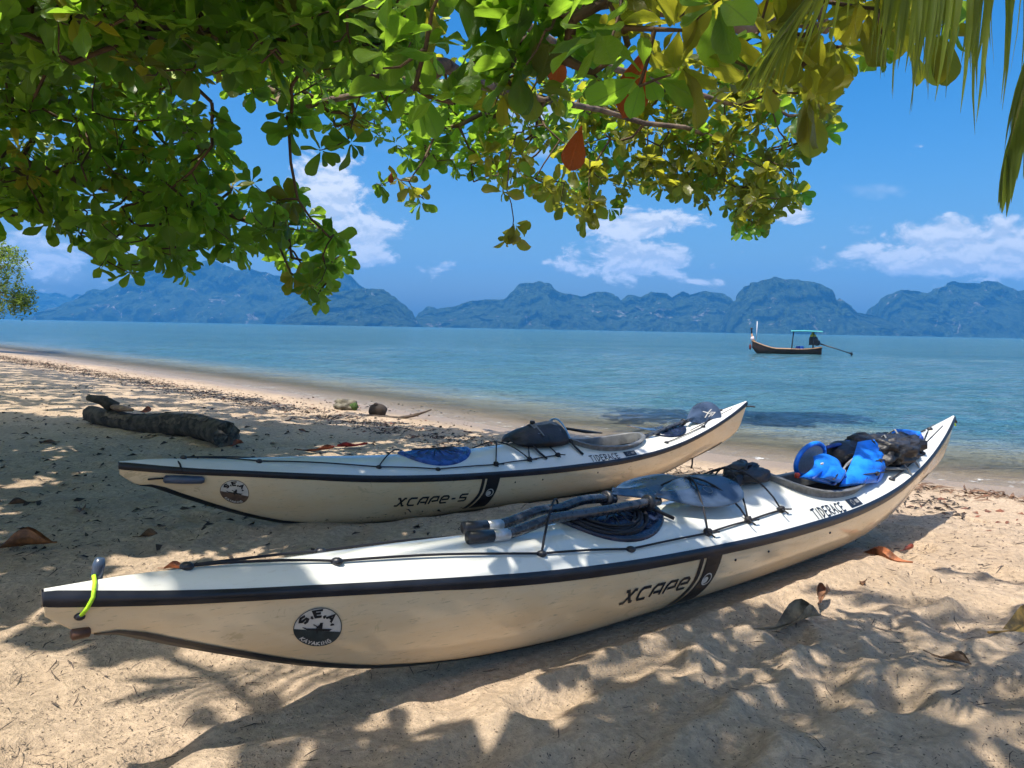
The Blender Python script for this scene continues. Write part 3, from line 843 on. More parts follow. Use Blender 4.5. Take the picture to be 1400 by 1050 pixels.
def end_fittings():
    k = KN; L = k.L
    # lime cord through the bow with a dark handle above and a brown one below
    t = .085
    b = MB(); top = k.deck(t + .02, .0, .012)
    hole = k.hull(t - .015, .52, -1) - k.n * .006
    b.tube([hole, k.hull(t, .8, -1) - k.n * .008, k.deck(t + .012, -.9) - k.n * .007, k.deck(t + .02, -.4, .007), top], .0052, 7); b.build('lime_cord', M_LIME, kn)
    b = MB(); b.blob(hole + k.n * .004, (.014, .010, .010), nu=10, nv=6); b.build('bow_eye', M_SEAM, kn)
    b = MB(); p = k.deck(t + .03, .35, .02); b.tube([p - Vector((0, 0, .02)), p, p + Vector((0, 0, .02)) + k.d * .004, p + Vector((0, 0, .036)) + k.d * .007], [.011, .014, .015, .010], 12); b.build('toggle', M_BLADE, kn)
    b = MB(); p = k.hull(t - .012, .05, -1) - Vector((0, 0, .004)); b.tube([p - k.d * .022, p - k.d * .018, p + k.d * .018, p + k.d * .022], [.008, .015, .015, .008], 10); b.build('toggle', M_BROWNH, kn)
    p = k.deck(L - .01, 0, -.02); b = MB(); b.tube([p, p + k.d * .04 - Vector((0, 0, .01)), p + k.d * .07 - Vector((0, 0, .03))], .008, 7); b.build('stern_loop', M_CORD, kn)
    b = MB(); b.tube([p - Vector((0, 0, .02)), p + k.d * .05 - Vector((0, 0, .04)), p + k.d * .06 - Vector((0, 0, .055))], .005, 6); b.build('stern_cord', M_LIME, kn)
    k = KF; L = k.L; t = .13
    b = MB(); pts = [k.hull(t + .0, .40, -1) - k.n * .006, k.hull(t + .03, .5, -1) - k.n * .012, k.hull(t + .075, .62, -1) - k.n * .008]
    b.tube(pts, .005, 6); b.tube([k.hull(t + .16, .96, -1) - k.n * .004, k.deck(t + .155, -.7, .005), k.deck(t + .14, .2, .006), k.deck(t + .15, .9, .004)], .0055, 6); b.build('grab_cord', M_CORD, kf)
    b = MB(); a = k.hull(t + .07, .58, -1) - k.n * .016; c = k.hull(t + .27, .70, -1) - k.n * .02; c.z = a.z - .02
    b.tube([a, a.lerp(c, .05), a.lerp(c, .5), a.lerp(c, .93), c], [.012, .022, .024, .021, .014], 12); b.build('toggle', M_BLADE, kf)
    p = k.deck(L - .005, 0, -.05); b = MB(); b.tube([p, p + k.d * .05, p + k.d * .06 - k.n * .03, p + k.d * .06 - k.n * .06], .007, 6); b.build('stern_toggle', M_CORD, kf)
    p = k.hull(.855 * L, .1, -1); b = MB(); b.tube([p, p - Vector((0, 0, .05)), p - Vector((0, 0, .09)) - k.d * .01], [.008, .007, .009], 6); b.build('drop_cord', M_CORD, kf)
end_fittings()

# ------------------------------------------------------------------ gear
def paddle(label, pts, crank, bl_c, bl_dir, bl_nrm, bl_len, bl_w, ends, emblem=True):
    """pts: shaft centre line; blade starts at its last point"""
    org = Vector(pts[0]); root = thing('paddle', label, 'paddle', org, 'paddles carried on the kayaks'); root['_abs'] = tuple(org)
    P = [Vector(p) for p in pts]; S = []
    for i in range(len(P) - 1):                    # catmull-rom
        p0, p1, p2, p3 = P[max(i - 1, 0)], P[i], P[i + 1], P[min(i + 2, len(P) - 1)]
        for s in np.linspace(0, 1, 7)[:-1]:
            S.append(.5 * ((2 * p1) + (p2 - p0) * s + (2 * p0 - 5 * p1 + 4 * p2 - p3) * s * s + (3 * p1 - p0 - 3 * p2 + p3) * s ** 3))
    S.append(P[-1])
    RS = .0195 if ends else .016
    b = MB(); b.tube(S, RS, 12); sh = b.build('shaft', M_CARBON, root)
    if ends:
        a, c = S[0], S[3]
        dr = (c - a).normalized()
        b = MB(); b.tube([a - dr * .045, a + dr * .055], RS + .003, 12); b.build('ferrule', M_RUBBER, sh)
        b = MB(); b.tube([a + dr * .055, a + dr * .125], RS + .0025, 12); b.build('sleeve', M_SILVER, sh)
        b = MB(); q = a + dr * .2; b.add([q + dr * (x * .085) + Vector((0, 0, .0185)) * 1.0 - KN.n * y for x in (0, 1) for y in (-.003, .006)], [(0, 1, 3, 2)]); 
    dr = (S[-1] - S[-3]).normalized(); q = S[-4]
    b = MB(); b.tube([q - dr * .010, q - dr * .008, q + dr * .008, q + dr * .010], [RS, RS * 1.75, RS * 1.75, RS], 14); b.build('drip_ring', M_RUBBER, root)
    # blade: an asymmetric curved spoon
    X = Vector(bl_dir).normalized(); Nn = Vector(bl_nrm); Nn = (Nn - X * Nn.dot(X)).normalized(); Y = Nn.cross(X)
    c0 = Vector(bl_c); top = []; bot = []
    prof = [(0, .10), (.06, .16), (.14, .34), (.25, .58), (.4, .84), (.55, .97), (.7, 1.0), (.83, .93), (.92, .76), (.97, .52), (1, .12)]
    for s, w in prof:
        r1 = []; r2 = []
        for v in np.linspace(-1, 1, 9):
            z = .035 * (s - .5) ** 2 * 2 - .006 * v * v * w + .010 * exp(-(v / .22) ** 2) * (1 - s) + .012
            p = c0 + X * (s * bl_len) + Y * (v * w * bl_w / 2 + .012 * sin(s * pi)) + Nn * z
            th = .0045 * (1 - .6 * abs(v)) + .014 * exp(-(v / .2) ** 2) * max(0, 1 - s * 3.0)
            r1.append(p + Nn * th); r2.append(p - Nn * th)
        top.append(r1); bot.append(r2)
    b = MB()
    ring = [a + c[::-1] for a, c in zip(top, bot)]; b.grid(ring, close_v=True); b.add(ring[0], [tuple(range(len(ring[0])))]); b.add(ring[-1], [tuple(range(len(ring[-1])))])
    bl = b.build('blade', M_BLADE, root)
    if emblem:
        b = MB()
        def bp(s, v): return c0 + X * (s * bl_len) + Y * (v * bl_w / 2) + Nn * (.035 * (s - .5) ** 2 * 2 - .006 * v * v + .010 * exp(-(v / .22) ** 2) * (1 - s) + .012 + .008)
        for q in (ringshape(.62, 0, .040, .046, 20)) if emblem == 1 else [[(p[0], p[1]) for p in sq] for sq in strokes2quads([[(.52, -.25), (.66, .05), (.56, .3)], [(.66, .05), (.8, .25)], [(.62, -.28), (.74, -.12), (.62, .02)], [(.70, -.3), (.84, -.1), (.72, .04)]], .035)]:
            b.add([bp(x, y * (bl_len / (bl_w / 2) if emblem == 1 else 1)) for x, y in q], [tuple(range(len(q)))])
        b.build('emblem', M_STRAP if emblem == 1 else M_DECALW, bl, smooth=False)
    return root

def near_gear():
    k = KN
    A = [k.local(x, y, o) for x, y, o in ((655, 741, -.06), (700, 735, -.06), (752, 729, -.06), (795, 716, -.06), (838, 696, -.06), (868, 690, -.06), (900, 694, -.06))]
    for i, p in enumerate(A):
        t = (p - k.bow).dot(k.d)
    B = [k.local(x, y, o) for x, y, o in ((648, 731, .045), (690, 722, .05), (735, 714, .06), (765, 700, .07), (792, 685, .08), (815, 682, .09), (840, 682, .10))]
    def clamp(Pl, off):
        out = []
        for p in Pl:
            r = p - Vector((k.bow.x, k.bow.y, 0)); t = r.dot(k.d); y = r.dot(k.n); zmin = k.deck(t, y / k.half(t / k.L)).z + (.055 if t > 1.55 else .024)
            out.append(Vector((p.x, p.y, max(p.z, zmin))))
        return out
    A = clamp(A, 0); B = clamp(B, 0)
    up = Vector((0, 0, 1))
    def on_deck(p, ahead, y1, lift):
        t = (p - k.bow).dot(k.d) + ahead; return k.deck(t, y1 / k.half(t / k.L), lift) - p
    bd = on_deck(A[-1], .52, -.10, .05)
    paddle('cranked spare paddle half nearer the kayak lettering, silver ring at its end', A, True, A[-1] - bd.normalized() * .03, bd, up * .85 - k.n * .40, .52, .225, True, 1)
    bd = on_deck(B[-1], .5, .13, .07)
    paddle('cranked spare paddle half lying behind the other on the kayak foredeck', B, True, B[-1] - bd.normalized() * .03, bd, up * .95 - k.n * .22, .50, .21, True, 1)
    # bilge pump and small bag just in front of the cockpit
    t0 = 2.72; org = k.deck(t0, -.05)
    root = thing('bilge_pump', 'black bilge pump with ribbed grip under the deck cords', 'pump', org); root['_abs'] = tuple(org)
    a = k.deck(2.66, -.28, .035); c = k.deck(2.86, -.05, .045); dr = (c - a).normalized()
    b = MB(); b.tube([a + dr * .0, c + dr * .12], .017, 12); b.build('barrel', M_RUBBER, root)
    b = MB(); pts = []; rd = []
    for i in range(25): pts.append(a + dr * (i * .0062)); rd.append(.024 if i % 2 else .0205)
    b.tube(pts, rd, 12); b.build('grip', M_BLACKN, root)
    org = k.deck(2.88, .1); root = thing('stow_bag', 'small black stow bag tucked in front of the cockpit', 'bag', org); root['_abs'] = tuple(org)
    b = MB(); b.blob(k.deck(2.90, -.02, .03), (.12, .09, .035), Matrix.Rotation(.7, 4, 'Z'), 22, 12, .35, 2.2, 4, .8); bg_ = b.build('bag_body', M_BLACKN, root)
    b = MB(); b.tube([k.deck(2.80, -.15, .05), k.deck(2.88, -.05, .085), k.deck(2.98, .05, .07)], .008, 6, squash=.5); b.build('strap', M_CORD, root)
    org = k.deck(2.78, .18); root = thing('tow_line', 'black tow line loop rising above the foredeck', 'rope', org); root['_abs'] = tuple(org)
    b = MB(); b.tube([k.local(965, 655, .1), k.local(975, 644, .1), k.local(995, 638, .1), k.local(1012, 634, .08), k.local(1004, 645, .05), k.local(985, 655, .0)], .006, 7); b.build('rope_loop', M_CORD, root)
    b = MB(); b.blob(k.local(1014, 634, .08), (.03, .025, .022), nu=12, nv=8, amp=.5, seed=3); b.build('rope_knot', M_CORD, root)
    b = MB(); b.blob(k.deck(2.93, .12, .03), (.10, .07, .05), Matrix.Rotation(.9, 4, 'Z'), 18, 10, .5, 3, 8, .7); b.build('clip_pouch', M_BLACKN, root)
near_gear()
def rope_coil():
    k = KN; t0 = k.L * .352; org = k.deck(t0, 0); root = thing('rope_coil', 'black rope coiled on the hatch beneath the cranked paddles', 'rope', org); root['_abs'] = tuple(org)
    pts = []; rr_ = random.Random(6)
    for i in range(190):
        a = i * .2; w = i / 190; ra = .215 - .075 * w + .008 * sin(a * 1.7); rb = .150 - .05 * w + .006 * sin(a * 2.3)
        t = t0 + ra * cos(a); y = rb * sin(a) - .02; pts.append(k.deck(t, y / k.half(t / k.L), (.026 + .006 * sin(a * .5) + .004 * w)))
    b = MB(); b.tube(pts, .006, 6); b.build('coil', M_CORD, root)
    b = MB(); b.tube([pts[-1], pts[-1] + k.d * .06 + Vector((0, 0, .01)), k.deck(t0 + .3, -.5, .02)], .0075, 6); b.build('loose_end', M_CORD, root)
rope_coil()

def curved_panel(b, P, thick, n1=14, n2=10, puff=.03, quilt=0):
    """P(u,v)-> centre surface point; closed puffy panel"""
    rows = []
    def nrm(u, v):
        e = .01; a = P(min(u + e, 1), v) - P(max(u - e, 0), v); c = P(u, min(v + e, 1)) - P(u, max(v - e, 0)); return a.cross(c).normalized()
    top = []; bot = []
    for i in range(n1 + 1):
        u = i / n1; r1 = []; r2 = []
        for j in range(n2 + 1):
            v = j / n2; e = (max(0, 1 - abs(2 * u - 1) ** 4) * max(0, 1 - abs(2 * v - 1) ** 4)) ** .5
            q = 1 - quilt * (.5 + .5 * cos(2 * pi * 4 * u)) ** 6
            h = thick * .25 + puff * e * q + .008 * (float(fbm(np.array(u * 5 + thick * 70), np.array(v * 5), 5, 3)) - .5) * e * 2
            n = nrm(u, v); p = P(u, v); r1.append(p + n * h); r2.append(p - n * h)
        top.append(r1); bot.append(r2)
    b.grid(top); b.grid([r[::-1] for r in bot])
    loop = [(top[i][0], bot[i][0]) for i in range(n1 + 1)] + [(top[n1][j], bot[n1][j]) for j in range(1, n2 + 1)] + [(top[i][n2], bot[i][n2]) for i in range(n1 - 1, -1, -1)] + [(top[0][j], bot[0][j]) for j in range(n2 - 1, 0, -1)]
    b.grid([[a, c] for a, c in loop], close_u=True)

def life_vest():
    k = KN; org = k.deck(k.tc + .15, 0); root = thing('life_vest', 'bright blue buoyancy vest slumped in the kayak cockpit', 'life vest', org); root['_abs'] = tuple(org)
    loc = lambda px, py, off: k.local(px, py, off)
    # back panel, an upright crescent leaning on the rear of the cockpit
    c = [loc(1148, 664, -.19), loc(1200, 660, -.13), loc(1196, 600, .05), loc(1172, 606, .02)]
    a0, a1, a2, a3 = c
    def P(u, v):
        lo = a0.lerp(a1, v) ; hi = a3.lerp(a2, v); p = lo.lerp(hi, u)
        return p + k.d * (.07 * sin(pi * u) * (.3 + v)) - k.n * (.035 * sin(pi * v)) + Vector((0, 0, .01 * sin(pi * v)))
    b = MB(); curved_panel(b, P, .035, 26, 12, .022, .45); b.build('back_panel', M_BLUE, root)
    for v in (.33, .66):
        b = MB(); b.tube([P(u, v) - k.n * .026 for u in np.linspace(.06, .94, 14)], .0035, 5); b.build('seam', M_BLUED, root)
    for u in np.linspace(.35, .9, 7):
        b = MB(); q = P(u, .04) - k.n * .02; b.blob(q, (.010, .008, .007), nu=8, nv=6, e=.7); b.build('webbing_loop', M_DECALW, root)
    b = MB(); b.tube([P(u, 1.0) + k.d * .012 for u in np.linspace(0, 1, 14)], .012, 8); b.build('edge_piping', M_PALEBLUE, root)
    for u in (.22, .50, .74):
        b = MB(); b.tube([P(u, v) - k.n * .030 + Vector((0, 0, .002)) for v in np.linspace(.04, .98, 10)], .010, 6, squash=.35); b.build('webbing_band', M_BLACKN, root)
        b = MB(); b.blob(P(u, .5) - k.n * .036, (.017, .008, .012), Matrix.Rotation(.7, 4, 'Z'), 10, 6, e=.6); b.build('buckle', M_RUBBER, root)
    # inner dark lining and waist
    b = MB(); b.blob(k.local(1160, 628, .06), (.17, .13, .10), Matrix.Rotation(.6, 4, 'Z'), 24, 14, .45, 2.4, 12, .8); b.build('lining', M_BLACKN, root)
    # front panel with pocket
    f0, f1, f2, f3 = loc(1094, 652, -.15), loc(1140, 664, -.18), loc(1146, 634, -.06), loc(1112, 626, -.02)
    def P2(u, v):
        lo = f0.lerp(f1, v); hi = f3.lerp(f2, v); return lo.lerp(hi, u) - k.n * (.03 * sin(pi * u)) + Vector((0, 0, .03 * sin(pi * v) * u))
    b = MB(); curved_panel(b, P2, .03, 16, 14, .015); fp = b.build('front_panel', M_BLUE, root)
    b = MB(); curved_panel(b, lambda u, v: P2(.12 + .5 * u, .25 + .55 * v) - k.n * .045, .02, 10, 10, .014); b.build('pocket', M_BLUE, root)
    for v in (.2, .8):
        b = MB(); b.tube([P2(u, v) - k.n * .022 for u in np.linspace(.04, .96, 8)], .009, 6, squash=.35); b.build('webbing_band', M_BLUED, root)
    b = MB(); b.tube([P2(u, .5) - k.n * .062 for u in np.linspace(.16, .58, 6)], .004, 5); b.build('zip', M_RUBBER, root)
    b = MB(); q = loc(1124, 634, -.2); b.blob(q, (.018, .004, .006), Matrix.Rotation(.7, 4, 'Z'), 8, 6); b.build('brand_tab', M_DECALW, root)
    # grey mesh shoulder panel with blue rim, an oval loop
    mc = loc(1108, 628, .02); ex = (loc(1130, 612, .02) - loc(1088, 640, .02)) * .46; ey = Vector((0, 0, 1)) * .075 + k.d * -.03
    rows = [[mc + ex * cos(a) * f + ey * sin(a) * f + k.n * .01 * (1 - f) for a in np.linspace(0, 2 * pi, 25)[:-1]] for f in (1, .7, .4, .02)]
    b = MB(); b.grid(rows, close_v=True); b.grid([[p + k.n * .012 for p in r] for r in rows][::-1], close_v=True); b.build('mesh_panel', M_MESHG, root)
    b = MB(); b.tube(rows[0] + rows[0][:2], .013, 8); b.build('shoulder_rim', M_BLUE, root)
    b = MB(); b.tube([loc(1128, 612, .06), loc(1145, 608, .09), loc(1160, 604, .1), loc(1175, 603, .08)], [.016, .02, .02, .014], 8, squash=.5); b.build('shoulder_strap', M_BLUED, root)
    for a in (((1154, 640, -.05), (1166, 628, -.02), (1180, 620, -.04)), ((1150, 646, -.08), (1158, 634, -.06), (1172, 622, -.06))):
        b = MB(); b.tube([loc(*p) for p in a], .007, 6, squash=.5); b.build('webbing', M_STRAP, root)
    b = MB(); b.blob(loc(1149, 645, -.14), (.03, .012, .016), nu=10, nv=6, e=.6); b.build('buckle', M_DECALW, root)
    b = MB(); b.blob(loc(1090, 650, -.12), (.014, .012, .014), nu=8, nv=6, e=.6); b.build('whistle', M_RED, root)
    b = MB(); b.blob(loc(1142, 652, -.12), (.07, .05, .04), nu=14, nv=8, amp=.4, seed=7); b.build('waist_fold', M_BLUED, root)
life_vest()

def crumpled(name, label, cat, mat, c, r, rotz, seed, freq=2.8, amp=.5, e=.75):
    root = thing(name, label, cat, Vector(c)); root['_abs'] = tuple(c)
    b = MB(); b.blob(c, r, Matrix.Rotation(rotz, 4, 'Z'), 48, 28, amp, freq, seed, e); b.build('bag_body', mat, root)
    return root
def rear_bundle():
    k = KN; yaw = atan2(k.d.y, k.d.x)
    c = k.deck(4.32, .0, .07)
    r = crumpled('gear_bundle', 'crumpled black gear bundle strapped on the kayak rear deck', 'bag', M_BLACKN, c, (.23, .17, .085), yaw, 31, amp=.42, freq=5.0)
    b = MB(); b.blob(k.deck(4.5, -.02, .06), (.13, .13, .06), Matrix.Rotation(yaw, 4, 'Z'), 26, 14, .55, 3.2, 36, .8); b.build('fold', M_BLACKN, r)
    b = MB(); b.blob(k.deck(4.18, .1, .10), (.10, .10, .07), Matrix.Rotation(yaw, 4, 'Z'), 22, 12, .5, 3.2, 39, .8); b.build('fold', M_BLACKN, r)
    for t, w in ((4.28, -.5), (4.42, -.42)):
        b = MB(); b.tube([k.deck(t, -.95, .008), k.deck(t + .01, -.6, .06), k.deck(t + .02, -.1, .165), k.deck(t + .03, .5, .09), k.deck(t + .03, .95, .008)], .009, 6, squash=.5); b.build('strap', M_STRAP, r)
    b = MB(); b.tube([k.deck(4.36, -.45, .05), k.deck(4.46, -.42, .07), k.deck(4.55, -.38, .06)], .014, 8, squash=.6); b.build('buckle_strap', M_PALEBLUE, r)
    c2 = k.deck(4.66, .02, .055); o = thing('rolled_bag', 'bright blue rolled bag behind the black gear bundle', 'bag', c2); o['_abs'] = tuple(c2)
    b = MB(); b.tube([c2 - k.n * .085, c2 - k.n * .075, c2, c2 + k.n * .075, c2 + k.n * .085], [.025, .044, .048, .044, .025], 16); b.build('bag_body', M_BLUE, o)
    b = MB(); b.tube([c2 - k.n * .10, c2 - k.n * .085], [.012, .03], 10); b.build('closure', M_BLUED, o)
    # dark paddle float strapped beside
    c3 = k.deck(4.12, -.52, .02); o = thing('folded_strap', 'grey folded strap lying on the rear deck', 'strap', c3); o['_abs'] = tuple(c3)
    b = MB(); b.tube([k.deck(4.02, -.2, .02), k.deck(4.12, -.45, .03), k.deck(4.2, -.62, .028), k.deck(4.3, -.8, .02)], [.016, .022, .02, .012], 8, squash=.5); b.build('strap', M_STRAP, o)
    b = MB(); b.tube([k.deck(4.02, -.1, .035), k.deck(4.14, -.38, .045), k.deck(4.3, -.72, .035)], .010, 8, squash=.5); b.build('strap', M_RUBBER, o)
rear_bundle()

def far_gear():
    k = KF; yaw = atan2(k.d.y, k.d.x)
    # deck bag: a tapered soft case with a clear map window and blue piping
    c = k.deck(2.72, 0, .05); root = thing('deck_bag', 'black deck bag with clear lid strapped ahead of the cockpit', 'bag', c); root['_abs'] = tuple(c)
    b = MB(); rows = []
    for s, hw, hz in ((-.24, .05, .02), (-.22, .11, .045), (-.12, .145, .075), (.0, .165, .088), (.12, .17, .088), (.2, .16, .074), (.235, .12, .04)):
        row = []
        for i in range(20):
            a = 2 * pi * i / 20; ca, sa = cos(a), sin(a); sp = lambda v: math.copysign(abs(v) ** .7, v)
            row.append(k.W(0, 0, 0) * 0 + k.deck(2.72 + s, sp(ca) * hw / k.half((2.72 + s) / k.L) * .98, .03 + max(-.02, sp(sa)) * hz))
        rows.append(row)
    b.grid(rows, close_v=True); b.add(rows[0], [tuple(range(20))]); b.add(rows[-1], [tuple(range(19, -1, -1))]); b.build('bag_body', M_BLACKN, root)
    b = MB(); b.grid([[k.deck(2.72 + s, q, .121 - abs(q) * .05) for q in (-.42, -.2, 0, .2, .42)] for s in (-.05, .02, .09, .16)]); b.build('map_window', M_STRAP, root)
    b = MB(); b.tube([k.deck(2.92, q, .03 + .1 * cos(q * 1.6)) for q in np.linspace(-.62, .62, 13)], .007, 6); b.build('piping', M_PALEBLUE, root)
    b = MB(); b.tube([k.deck(2.70, q, .124 - .05 * abs(q)) for q in np.linspace(-.5, .5, 9)], .008, 6, squash=.5); b.build('strap', M_STRAP, root)
    b = MB(); b.blob(k.deck(2.70, .0, .132), (.02, .02, .012), nu=10, nv=6, e=.6); b.build('buckle', M_RUBBER, root)
    for t in (2.62, 2.96):
        b = MB(); b.tube([k.deck(t - .03, -.38, .055), k.deck(t + .01, -.62, .02), k.deck(t + .05, -.8, .012)], .011, 6, squash=.6); b.build('side_strap', M_CORD, root)
    # paddle across the aft deck
    up = Vector((0, 0, 1))
    A = [k.local(878, 600, -.05), k.local(905, 588, -.03), k.local(928, 579, -.02), k.local(938, 576, -.02)]
    ed = (A[-1] - A[0]).normalized()
    A = [A[0] - ed * .35 - Vector((0, 0, .06))] + A
    bd = (k.local(978, 563, -.02) - A[-1])
    paddle('dark paddle with white mark on its blade resting across the rear deck', A, False, A[-1] - bd.normalized() * .02, bd, up * .55 - k.n * .8, .44, .22, False, 2)
    B = [k.local(905, 590, .22), k.local(930, 587, .22), k.local(960, 583, .22)]
    bd = k.local(868, 587, .22) - B[0]
    paddle('dark paddle lying flat beyond the far kayak cockpit', B[::-1], False, B[0] - bd.normalized() * .0, bd, up, .42, .16, False, 0)
    o = k.deck(k.tc - k.ca - .02, .1, .05); root = thing('spray_skirt', 'black spray skirt edge folded over the far kayak coaming', 'spray skirt', o); root['_abs'] = tuple(o)
    b = MB(); b.tube([k.local(775, 586, .05), k.local(800, 590, .12), k.local(822, 592, .15)], [.02, .028, .012], 10, squash=.5); b.build('skirt_roll', M_BLACKN, root)
far_gear()

# ------------------------------------------------------------------ foliage
def leaf_material(name, dark, light, trans, random_obj=False, tw=.56):
    m, t = new_mat(name)
    out = t.n('ShaderNodeOutputMaterial'); b = t.n('ShaderNodeBsdfPrincipled'); tr = t.n('ShaderNodeBsdfTranslucent'); mx = t.n('ShaderNodeMixShader')
    if random_obj: rnd = t.n('ShaderNodeObjectInfo').outputs['Random']
    else: rnd = t.n('ShaderNodeAttribute', attribute_name='tint').outputs['Fac']
    uv = t.n('ShaderNodeUVMap').outputs[0]; sep = t.n('ShaderNodeSeparateXYZ'); t.l(uv, sep.inputs[0])
    side = t.math('ABSOLUTE', t.math('SUBTRACT', sep.outputs[1], .5))
    rib = t.maprange(side, .012, .035, 1, 0)
    vein = t.math('FRACT', t.math('SUBTRACT', t.math('MULTIPLY', sep.outputs[0], 9.0), t.math('MULTIPLY', side, 6.0)))
    vein = t.maprange(t.math('ABSOLUTE', t.math('SUBTRACT', vein, .5)), .40, .5)
    lines = t.math('MAXIMUM', rib, t.math('MULTIPLY', vein, .45))
    co = t.n('ShaderNodeTexCoord').outputs['Object']; nz = t.noise(co, 14, 4, .6)
    c = t.mix(t.maprange(rnd, .0, 1.0, 0, 1, False), dark, light)
    c = t.mix(t.math('MULTIPLY', t.maprange(nz, .56, .70), .55), c, (.15, .10, .03))
    c = t.mix(t.math('MULTIPLY', lines, .75), c, tuple(min(1, x * 1.7 + .03) for x in light))
    t.l(c, b.inputs['Base Color']); b.inputs['Roughness'].default_value = .33; b.inputs['Specular IOR Level'].default_value = .45
    ct = t.mix(t.maprange(rnd, .0, 1.0, 0, 1, False), tuple(x * .5 for x in trans), trans)
    ct = t.mix(t.math('MULTIPLY', lines, .6), ct, tuple(x * .35 for x in trans))
    t.l(ct, tr.inputs['Color'])
    t.l(t.bump(t.math('ADD', lines, t.math('MULTIPLY', nz, 1.2)), .55, .006), b.inputs['Normal'])
    mx.inputs[0].default_value = tw; t.l(b.outputs[0], mx.inputs[1]); t.l(tr.outputs[0], mx.inputs[2]); t.l(mx.outputs[0], out.inputs[0])
    return m
DG, LG, TG = (.034, .082, .015), (.098, .195, .030), (.50, .86, .06)
DO, LO, TO = (.048, .060, .014), (.12, .13, .028), (.78, .78, .06)
M_LEAF = {'g': leaf_material('leaf_green', DG, LG, TG), 'o': leaf_material('leaf_olive', DO, LO, TO),
          'r': leaf_material('leaf_red', (.30, .05, .012), (.40, .09, .02), (.75, .16, .02), False)}
M_LEAF_FILL = leaf_material('leaf_fill', DG, (.085, .13, .03), (.66, .78, .28), False, .64)  # shade-casting leaves made extra translucent to add fill light below them
M_LEAFO = {'g': leaf_material('leaf_green_single', DG, LG, TG, True), 'o': leaf_material('leaf_olive_single', DO, LO, TO, True),
           'r': leaf_material('leaf_red_single', (.30, .05, .012), (.42, .09, .02), (.75, .16, .02), True)}
M_BARK = pbr('bark', (.16, .115, .08), .9, .5, 6, .9, 22, stretch=(1, 1, 1), col2=(.07, .05, .038))
M_TWIG = pbr('twig_bark', (.10, .062, .035), .8, .4, 12, .4, 30)

def leaf_template(fine, bend, fold, wave, seed):
    S = [(0, .012), (.10, .035), (.24, .10), (.42, .175), (.60, .235), (.76, .255), (.88, .21), (.96, .12), (1.0, .015)] if fine else [(0, .015), (.3, .12), (.65, .245), (.88, .2), (1, .02)]
    rr = random.Random(seed); V = []; UV = []
    vs = (-1, -.5, 0, .5, 1) if fine else (-1, 0, 1)
    for s, w in S:
        for v in vs:
            x = s * (1 - .12 * bend * bend * s); z = -bend * s * s * .5 + fold * abs(v) * w + wave * sin(s * 9 + v * 2 + seed) * abs(v) * .05
            V.append((x, v * w, z)); UV.append((s, .5 + v * .5))
    k = len(vs); Fc = [(i * k + j, (i + 1) * k + j, (i + 1) * k + j + 1, i * k + j + 1) for i in range(len(S) - 1) for j in range(k - 1)]
    return np.array(V), np.array(Fc), np.array(UV)
FINE = [leaf_template(True, b, f, w, i) for i, (b, f, w) in enumerate(((.15, .25, .6), (.45, .4, 1.0), (-.25, .3, .8), (.7, .2, 1.2), (.3, -.25, 1.0), (.05, .5, .5)))]
COARSE = [leaf_template(False, b, f, .5, i) for i, (b, f) in enumerate(((.2, .3), (.5, .2), (-.2, .35)))]

def join_leaves(name, mats, templates, parent, kind='stuff'):
    """mats: list of (4x4 matrix, template index, tint) -> one mesh"""
    Vs = []; Fs = []; UVs = []; T = []; o = 0
    for ti in range(len(templates)):
        sel = [(m, tint) for m, i, tint in mats if i == ti]
        if not sel: continue
        M = np.array([m for m, _ in sel]); V, Fc, UV = templates[ti]
        P = np.einsum('nij,vj->nvi', M[:, :3, :3], V) + M[:, None, :3, 3]
        n = len(sel); Vs.append(P.reshape(-1, 3)); UVs.append(np.tile(UV, (n, 1)))
        Fs.append((Fc[None] + (np.arange(n) * len(V))[:, None, None] + o).reshape(-1, 4)); o += n * len(V)
        T.append(np.repeat([t for _, t in sel], len(Fc)))
    return Vs, Fs, UVs, T
def leaves_object(name, mats, templates, mat, parent):
    Vs, Fs, UVs, T = join_leaves(name, mats, templates, parent)
    o = np_mesh(name, np.concatenate(Vs), np.concatenate(Fs), mat, True, np.concatenate(UVs), {'tint': ('FACE', np.concatenate(T))}, parent, tuple(parent.location))
    o['kind'] = 'stuff'; return o

def rosette(c, axis, n, size, rnd, droop=.25, spread=(45, 100), ntemp=6):
    axis = Vector(axis).normalized(); a = axis.orthogonal().normalized(); b = axis.cross(a); out = []
    ph = rnd.uniform(0, 6.28)
    for i in range(n):
        th = ph + i * 2.39996 + rnd.uniform(-.25, .25); pol = radians(rnd.uniform(*spread))
        d = axis * cos(pol) + (a * cos(th) + b * sin(th)) * sin(pol)
        d = (d + Vector((0, 0, -droop * rnd.uniform(.2, 1.6)))).normalized()
        up = axis * .8 + Vector((0, 0, .7)) + Vector((rnd.uniform(-.5, .5), rnd.uniform(-.5, .5), 0)); y = up.cross(d).normalized(); z = d.cross(y)
        s = size * rnd.uniform(.45, 1.2); base = Vector(c) + axis * rnd.uniform(-.035, .02) * (size / .2) + d * .012
        M = np.eye(4); M[:3, 0] = d * s; M[:3, 1] = y * s * rnd.uniform(.9, 1.2); M[:3, 2] = z * s; M[:3, 3] = base
        out.append((M, rnd.randrange(ntemp)))
    return out
def inpoly(px, py, poly):
    px = np.asarray(px, float); py = np.asarray(py, float); r = np.zeros(px.shape, bool); n = len(poly)
    for i in range(n):
        (x1, y1), (x2, y2) = poly[i], poly[i - 1]
        with np.errstate(divide='ignore', invalid='ignore'):
            c = ((y1 > py) != (y2 > py)) & (px < (x2 - x1) * (py - y1) / (y2 - y1 + 1e-12) + x1)
        r ^= c
    return r
